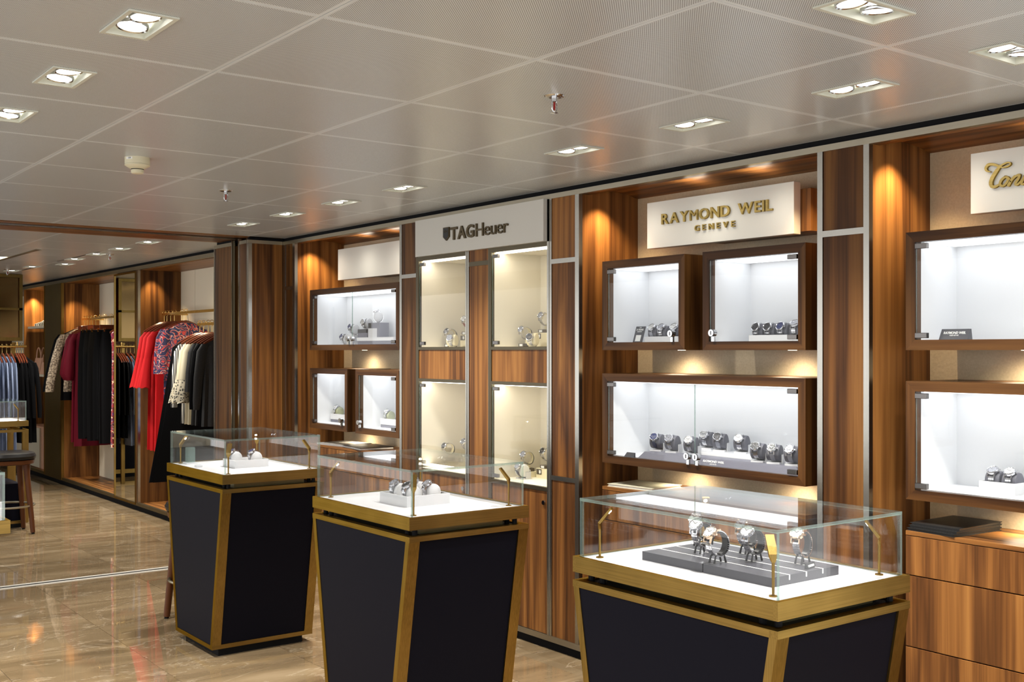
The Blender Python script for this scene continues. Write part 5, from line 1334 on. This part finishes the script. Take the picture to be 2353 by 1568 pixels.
# ceiling hung bronze framed unit with shirts below
gu = thing('hanging_unit', 'bronze framed glass unit hanging from the ceiling at the left edge', 'display unit', (2.1, 12.93, 2.376))
GX0, GX1, GY0, GY1 = 0.9, 3.025, 12.88, 12.98
for z0, z1 in ((1.650, 1.690), (1.985, 2.010), (2.340, 2.376)): MB().box(GX0, GX1, GY0, GY1, z0, z1).build('frame_bar', 'brass_dark', gu)
for x0, x1 in ((GX0, GX0+0.035), (1.92, 1.955), (GX1-0.035, GX1)): MB().box(x0, x1, GY0, GY1, 1.69, 2.34).build('frame_post', 'brass_dark', gu)
for xa, xb in ((GX0+0.035, 1.92), (1.955, GX1-0.035)):
    for za, zb in ((1.690, 1.985), (2.010, 2.340)): MB().box(xa, xb, GY0+0.03, GY0+0.045, za, zb).build('glass_panel', 'bronze_glass', gu)
MB().tube([(GX0, 12.93, 1.590), (3.075, 12.93, 1.590)], 0.014, 10).build('hanging_rail', 'gold', gu, None, True)
for x in (1.2, 2.98): MB().cyl((x, 12.93, 1.59), (x, 12.93, 1.64), 0.008).build('rail_hook', 'gold', gu)
MB().box(2.93, 2.97, 12.95, 12.98, 0.0, 1.635).build('post', 'brass_z', gu)
GH4 = 'wooden hangers under the bronze framed unit'
SX = [3.035, 3.010, 2.985, 2.962, 2.918, 2.873, 2.828, 2.783, 2.738]
for i, x in enumerate(SX):
    den = i >= 4; k = i-4 if den else i
    nm = ('first', 'second', 'third', 'fourth', 'fifth')[k] + (' blue denim shirt' if den else ' black jacket') + ' from the right under the bronze unit'
    hanger('wooden hanger of the ' + nm, x, 12.93, 1.607, 'y', GH4)
    t = garment(nm, 'shirt' if den else 'jacket', x, 12.93, 1.475, 'y', shoulders(1.02 if den else 0.93, 0.22, 0.015 if den else 0.012, 1.05), ['cloth_denim' if den else 'cloth_jacket'], 'denim shirts' if den else 'black jackets', {'path': [(0.195, 0.06, 0.036, 0.02), (0.225, 0.12, 0.045, 0.08), (0.262, 0.34, 0.046, 0.14), (0.280, 0.56, 0.046, 0.14), (0.282, 0.66, 0.040, 0.05)]}, 70+i)
    if not den: t.rotation_euler[2] += math.radians((24, 16, 9, 4)[i])
# glass topped table with legs, half in the picture
def table_case(x0, x1, y0, y1, label, legs=True):
    t = thing('display_table', label, 'display case', ((x0+x1)/2, (y0+y1)/2, 0))
    MB().box(x0, x1, y0, y0+0.014, 0.886, 0.933).build('rim', 'brass_x', t); MB().box(x0, x1, y1-0.014, y1, 0.886, 0.933).build('rim', 'brass_x', t)
    MB().box(x0, x0+0.014, y0+0.014, y1-0.014, 0.886, 0.933).build('rim', 'brass_y', t); MB().box(x1-0.014, x1, y0+0.014, y1-0.014, 0.886, 0.933).build('rim', 'brass_y', t)
    MB().box(x0+0.014, x1-0.014, y0+0.014, y1-0.014, 0.890, DZ).build('deck', 'deck_white', t)
    glass_hood(t, x0+0.015, x1-0.015, y0+0.015, y1-0.015, DZ, 1.107)
    if legs:
        lamp_stem(t, x1-0.07, y0+0.07, (x0+x1)/2, (y0+y1)/2)
        for x in (x0+0.05, x1-0.05):
            for y in (y0+0.05, y1-0.05): MB().cyl((x, y, 0.858), (x, y, 0.886), 0.012).build('stand_off', 'plinth_black', t)
        for ya, yb_ in ((y0, y0+0.03), (y1-0.03, y1)):
            MB().box(x0, x1, ya, yb_, 0.836, 0.858).build('top_rail', 'brass_x', t); MB().box(x0, x1, ya, yb_, 0.042, 0.064).build('base_rail', 'brass_x', t)
            for xa in (x0, x1-0.05): MB().box(xa, xa+0.05, ya, yb_, 0.064, 0.836).build('leg', 'brass_z', t)
        for xa in (x0, x1-0.03): MB().box(xa, xa+0.03, y0+0.03, y1-0.03, 0.836, 0.858).build('top_rail', 'brass_y', t)
        MB().box(x0+0.06, x1-0.055, y0+0.05, y1-0.05, 0.064, 0.385).build('lower_cabinet', 'navy_panel', t); MB().box(x0+0.05, x1-0.05, y0+0.05, y1-0.05, 0.0, 0.064).build('plinth', 'plinth_black', t)
    else:
        MB().box(x0+0.02, x0+0.26, y0+0.12, y1-0.12, 0.03, 0.886).build('pedestal', 'navy_panel', t); MB().box(x0+0.04, x0+0.24, y0+0.15, y1-0.15, 0.0, 0.03).build('plinth', 'plinth_black', t)
    return t
table_case(1.55, 2.463, 10.28, 10.85, 'brass legged glass topped table behind the stool at the left edge')
table_case(0.25, 0.968, 4.30, 4.90, 'brass rimmed glass case corner low at the left edge of the photo', False)
show('roll_white', 2.22, 10.46, DZ, 'white rolls in the left edge cases', 'round white roll in the brass legged glass table', 'steel bracelet watch on the white roll in the brass legged glass table', None, dial='dial_white', tilt=40, scale=1.15)
show('roll_white', 2.09, 10.44, DZ, 'white rolls in the left edge cases', 'left white roll in the brass legged glass table', 'steel bracelet watch left of the white roll in the brass legged glass table', None, dial='dial_grey', tilt=60)
show('roll_white', 0.80, 4.43, DZ, 'white rolls in the left edge cases', 'white roll in the glass case corner at the left edge', 'pale bracelet watch in the glass case corner at the left edge', None, dial='dial_white', tilt=30, rim='watch_rose')
# stools
def stool(cx, cy, label, yaw=0.0, h=1.0):
    t = thing('bar_stool', label, 'stool', (cx, cy, 0), 'bar stools with black seats')
    ca, sa = math.cos(math.radians(yaw)), math.sin(math.radians(yaw))
    def W(dx, dy, z): return (cx+dx*ca-dy*sa, cy+dx*sa+dy*ca, z)
    def rr(h, z, n=32):
        return [W(h*math.copysign(abs(math.cos(2*math.pi*k/n))**0.72, math.cos(2*math.pi*k/n)), h*math.copysign(abs(math.sin(2*math.pi*k/n))**0.72, math.sin(2*math.pi*k/n)), z) for k in range(n)]
    MB().loft([rr(0.180, 0.625), rr(0.205, 0.632), rr(0.212, 0.655), rr(0.200, 0.680), rr(0.16, 0.690), rr(0.05, 0.684)]).build('seat_cushion', 'seat_leather', t, None, True)
    MB().loft([rr(0.170, 0.585), rr(0.195, 0.592), rr(0.200, 0.624)]).build('seat_frame', 'stool_wood', t, None, True)
    for sx in (-1, 1):
        for sy in (-1, 1):
            l = MB().tube([W(sx*0.118, sy*0.118, 0.60), W(sx*0.122, sy*0.122, 0.50), W(sx*0.146, sy*0.146, 0.20), W(sx*0.160, sy*0.160, 0.012)], [0.032, 0.024, 0.0215, 0.019], 12).build('leg', 'stool_wood', t, None, True)
            MB().cyl(W(sx*0.161, sy*0.161, 0.0), W(sx*0.160, sy*0.160, 0.014), 0.013).build('foot_cap', 'plinth_black', l)
    r = 0.205
    MB().tube([(cx+r*math.cos(2*math.pi*k/40), cy+r*math.sin(2*math.pi*k/40), 0.235) for k in range(41)], 0.009, 8).build('foot_ring', 'rail_metal', t, None, True)
stool(2.245, 10.055, 'walnut bar stool with black leather seat at the left edge')
stool(2.445, 6.175, 'wooden bar stool mostly hidden behind the farthest glass case of the row', 8.0)
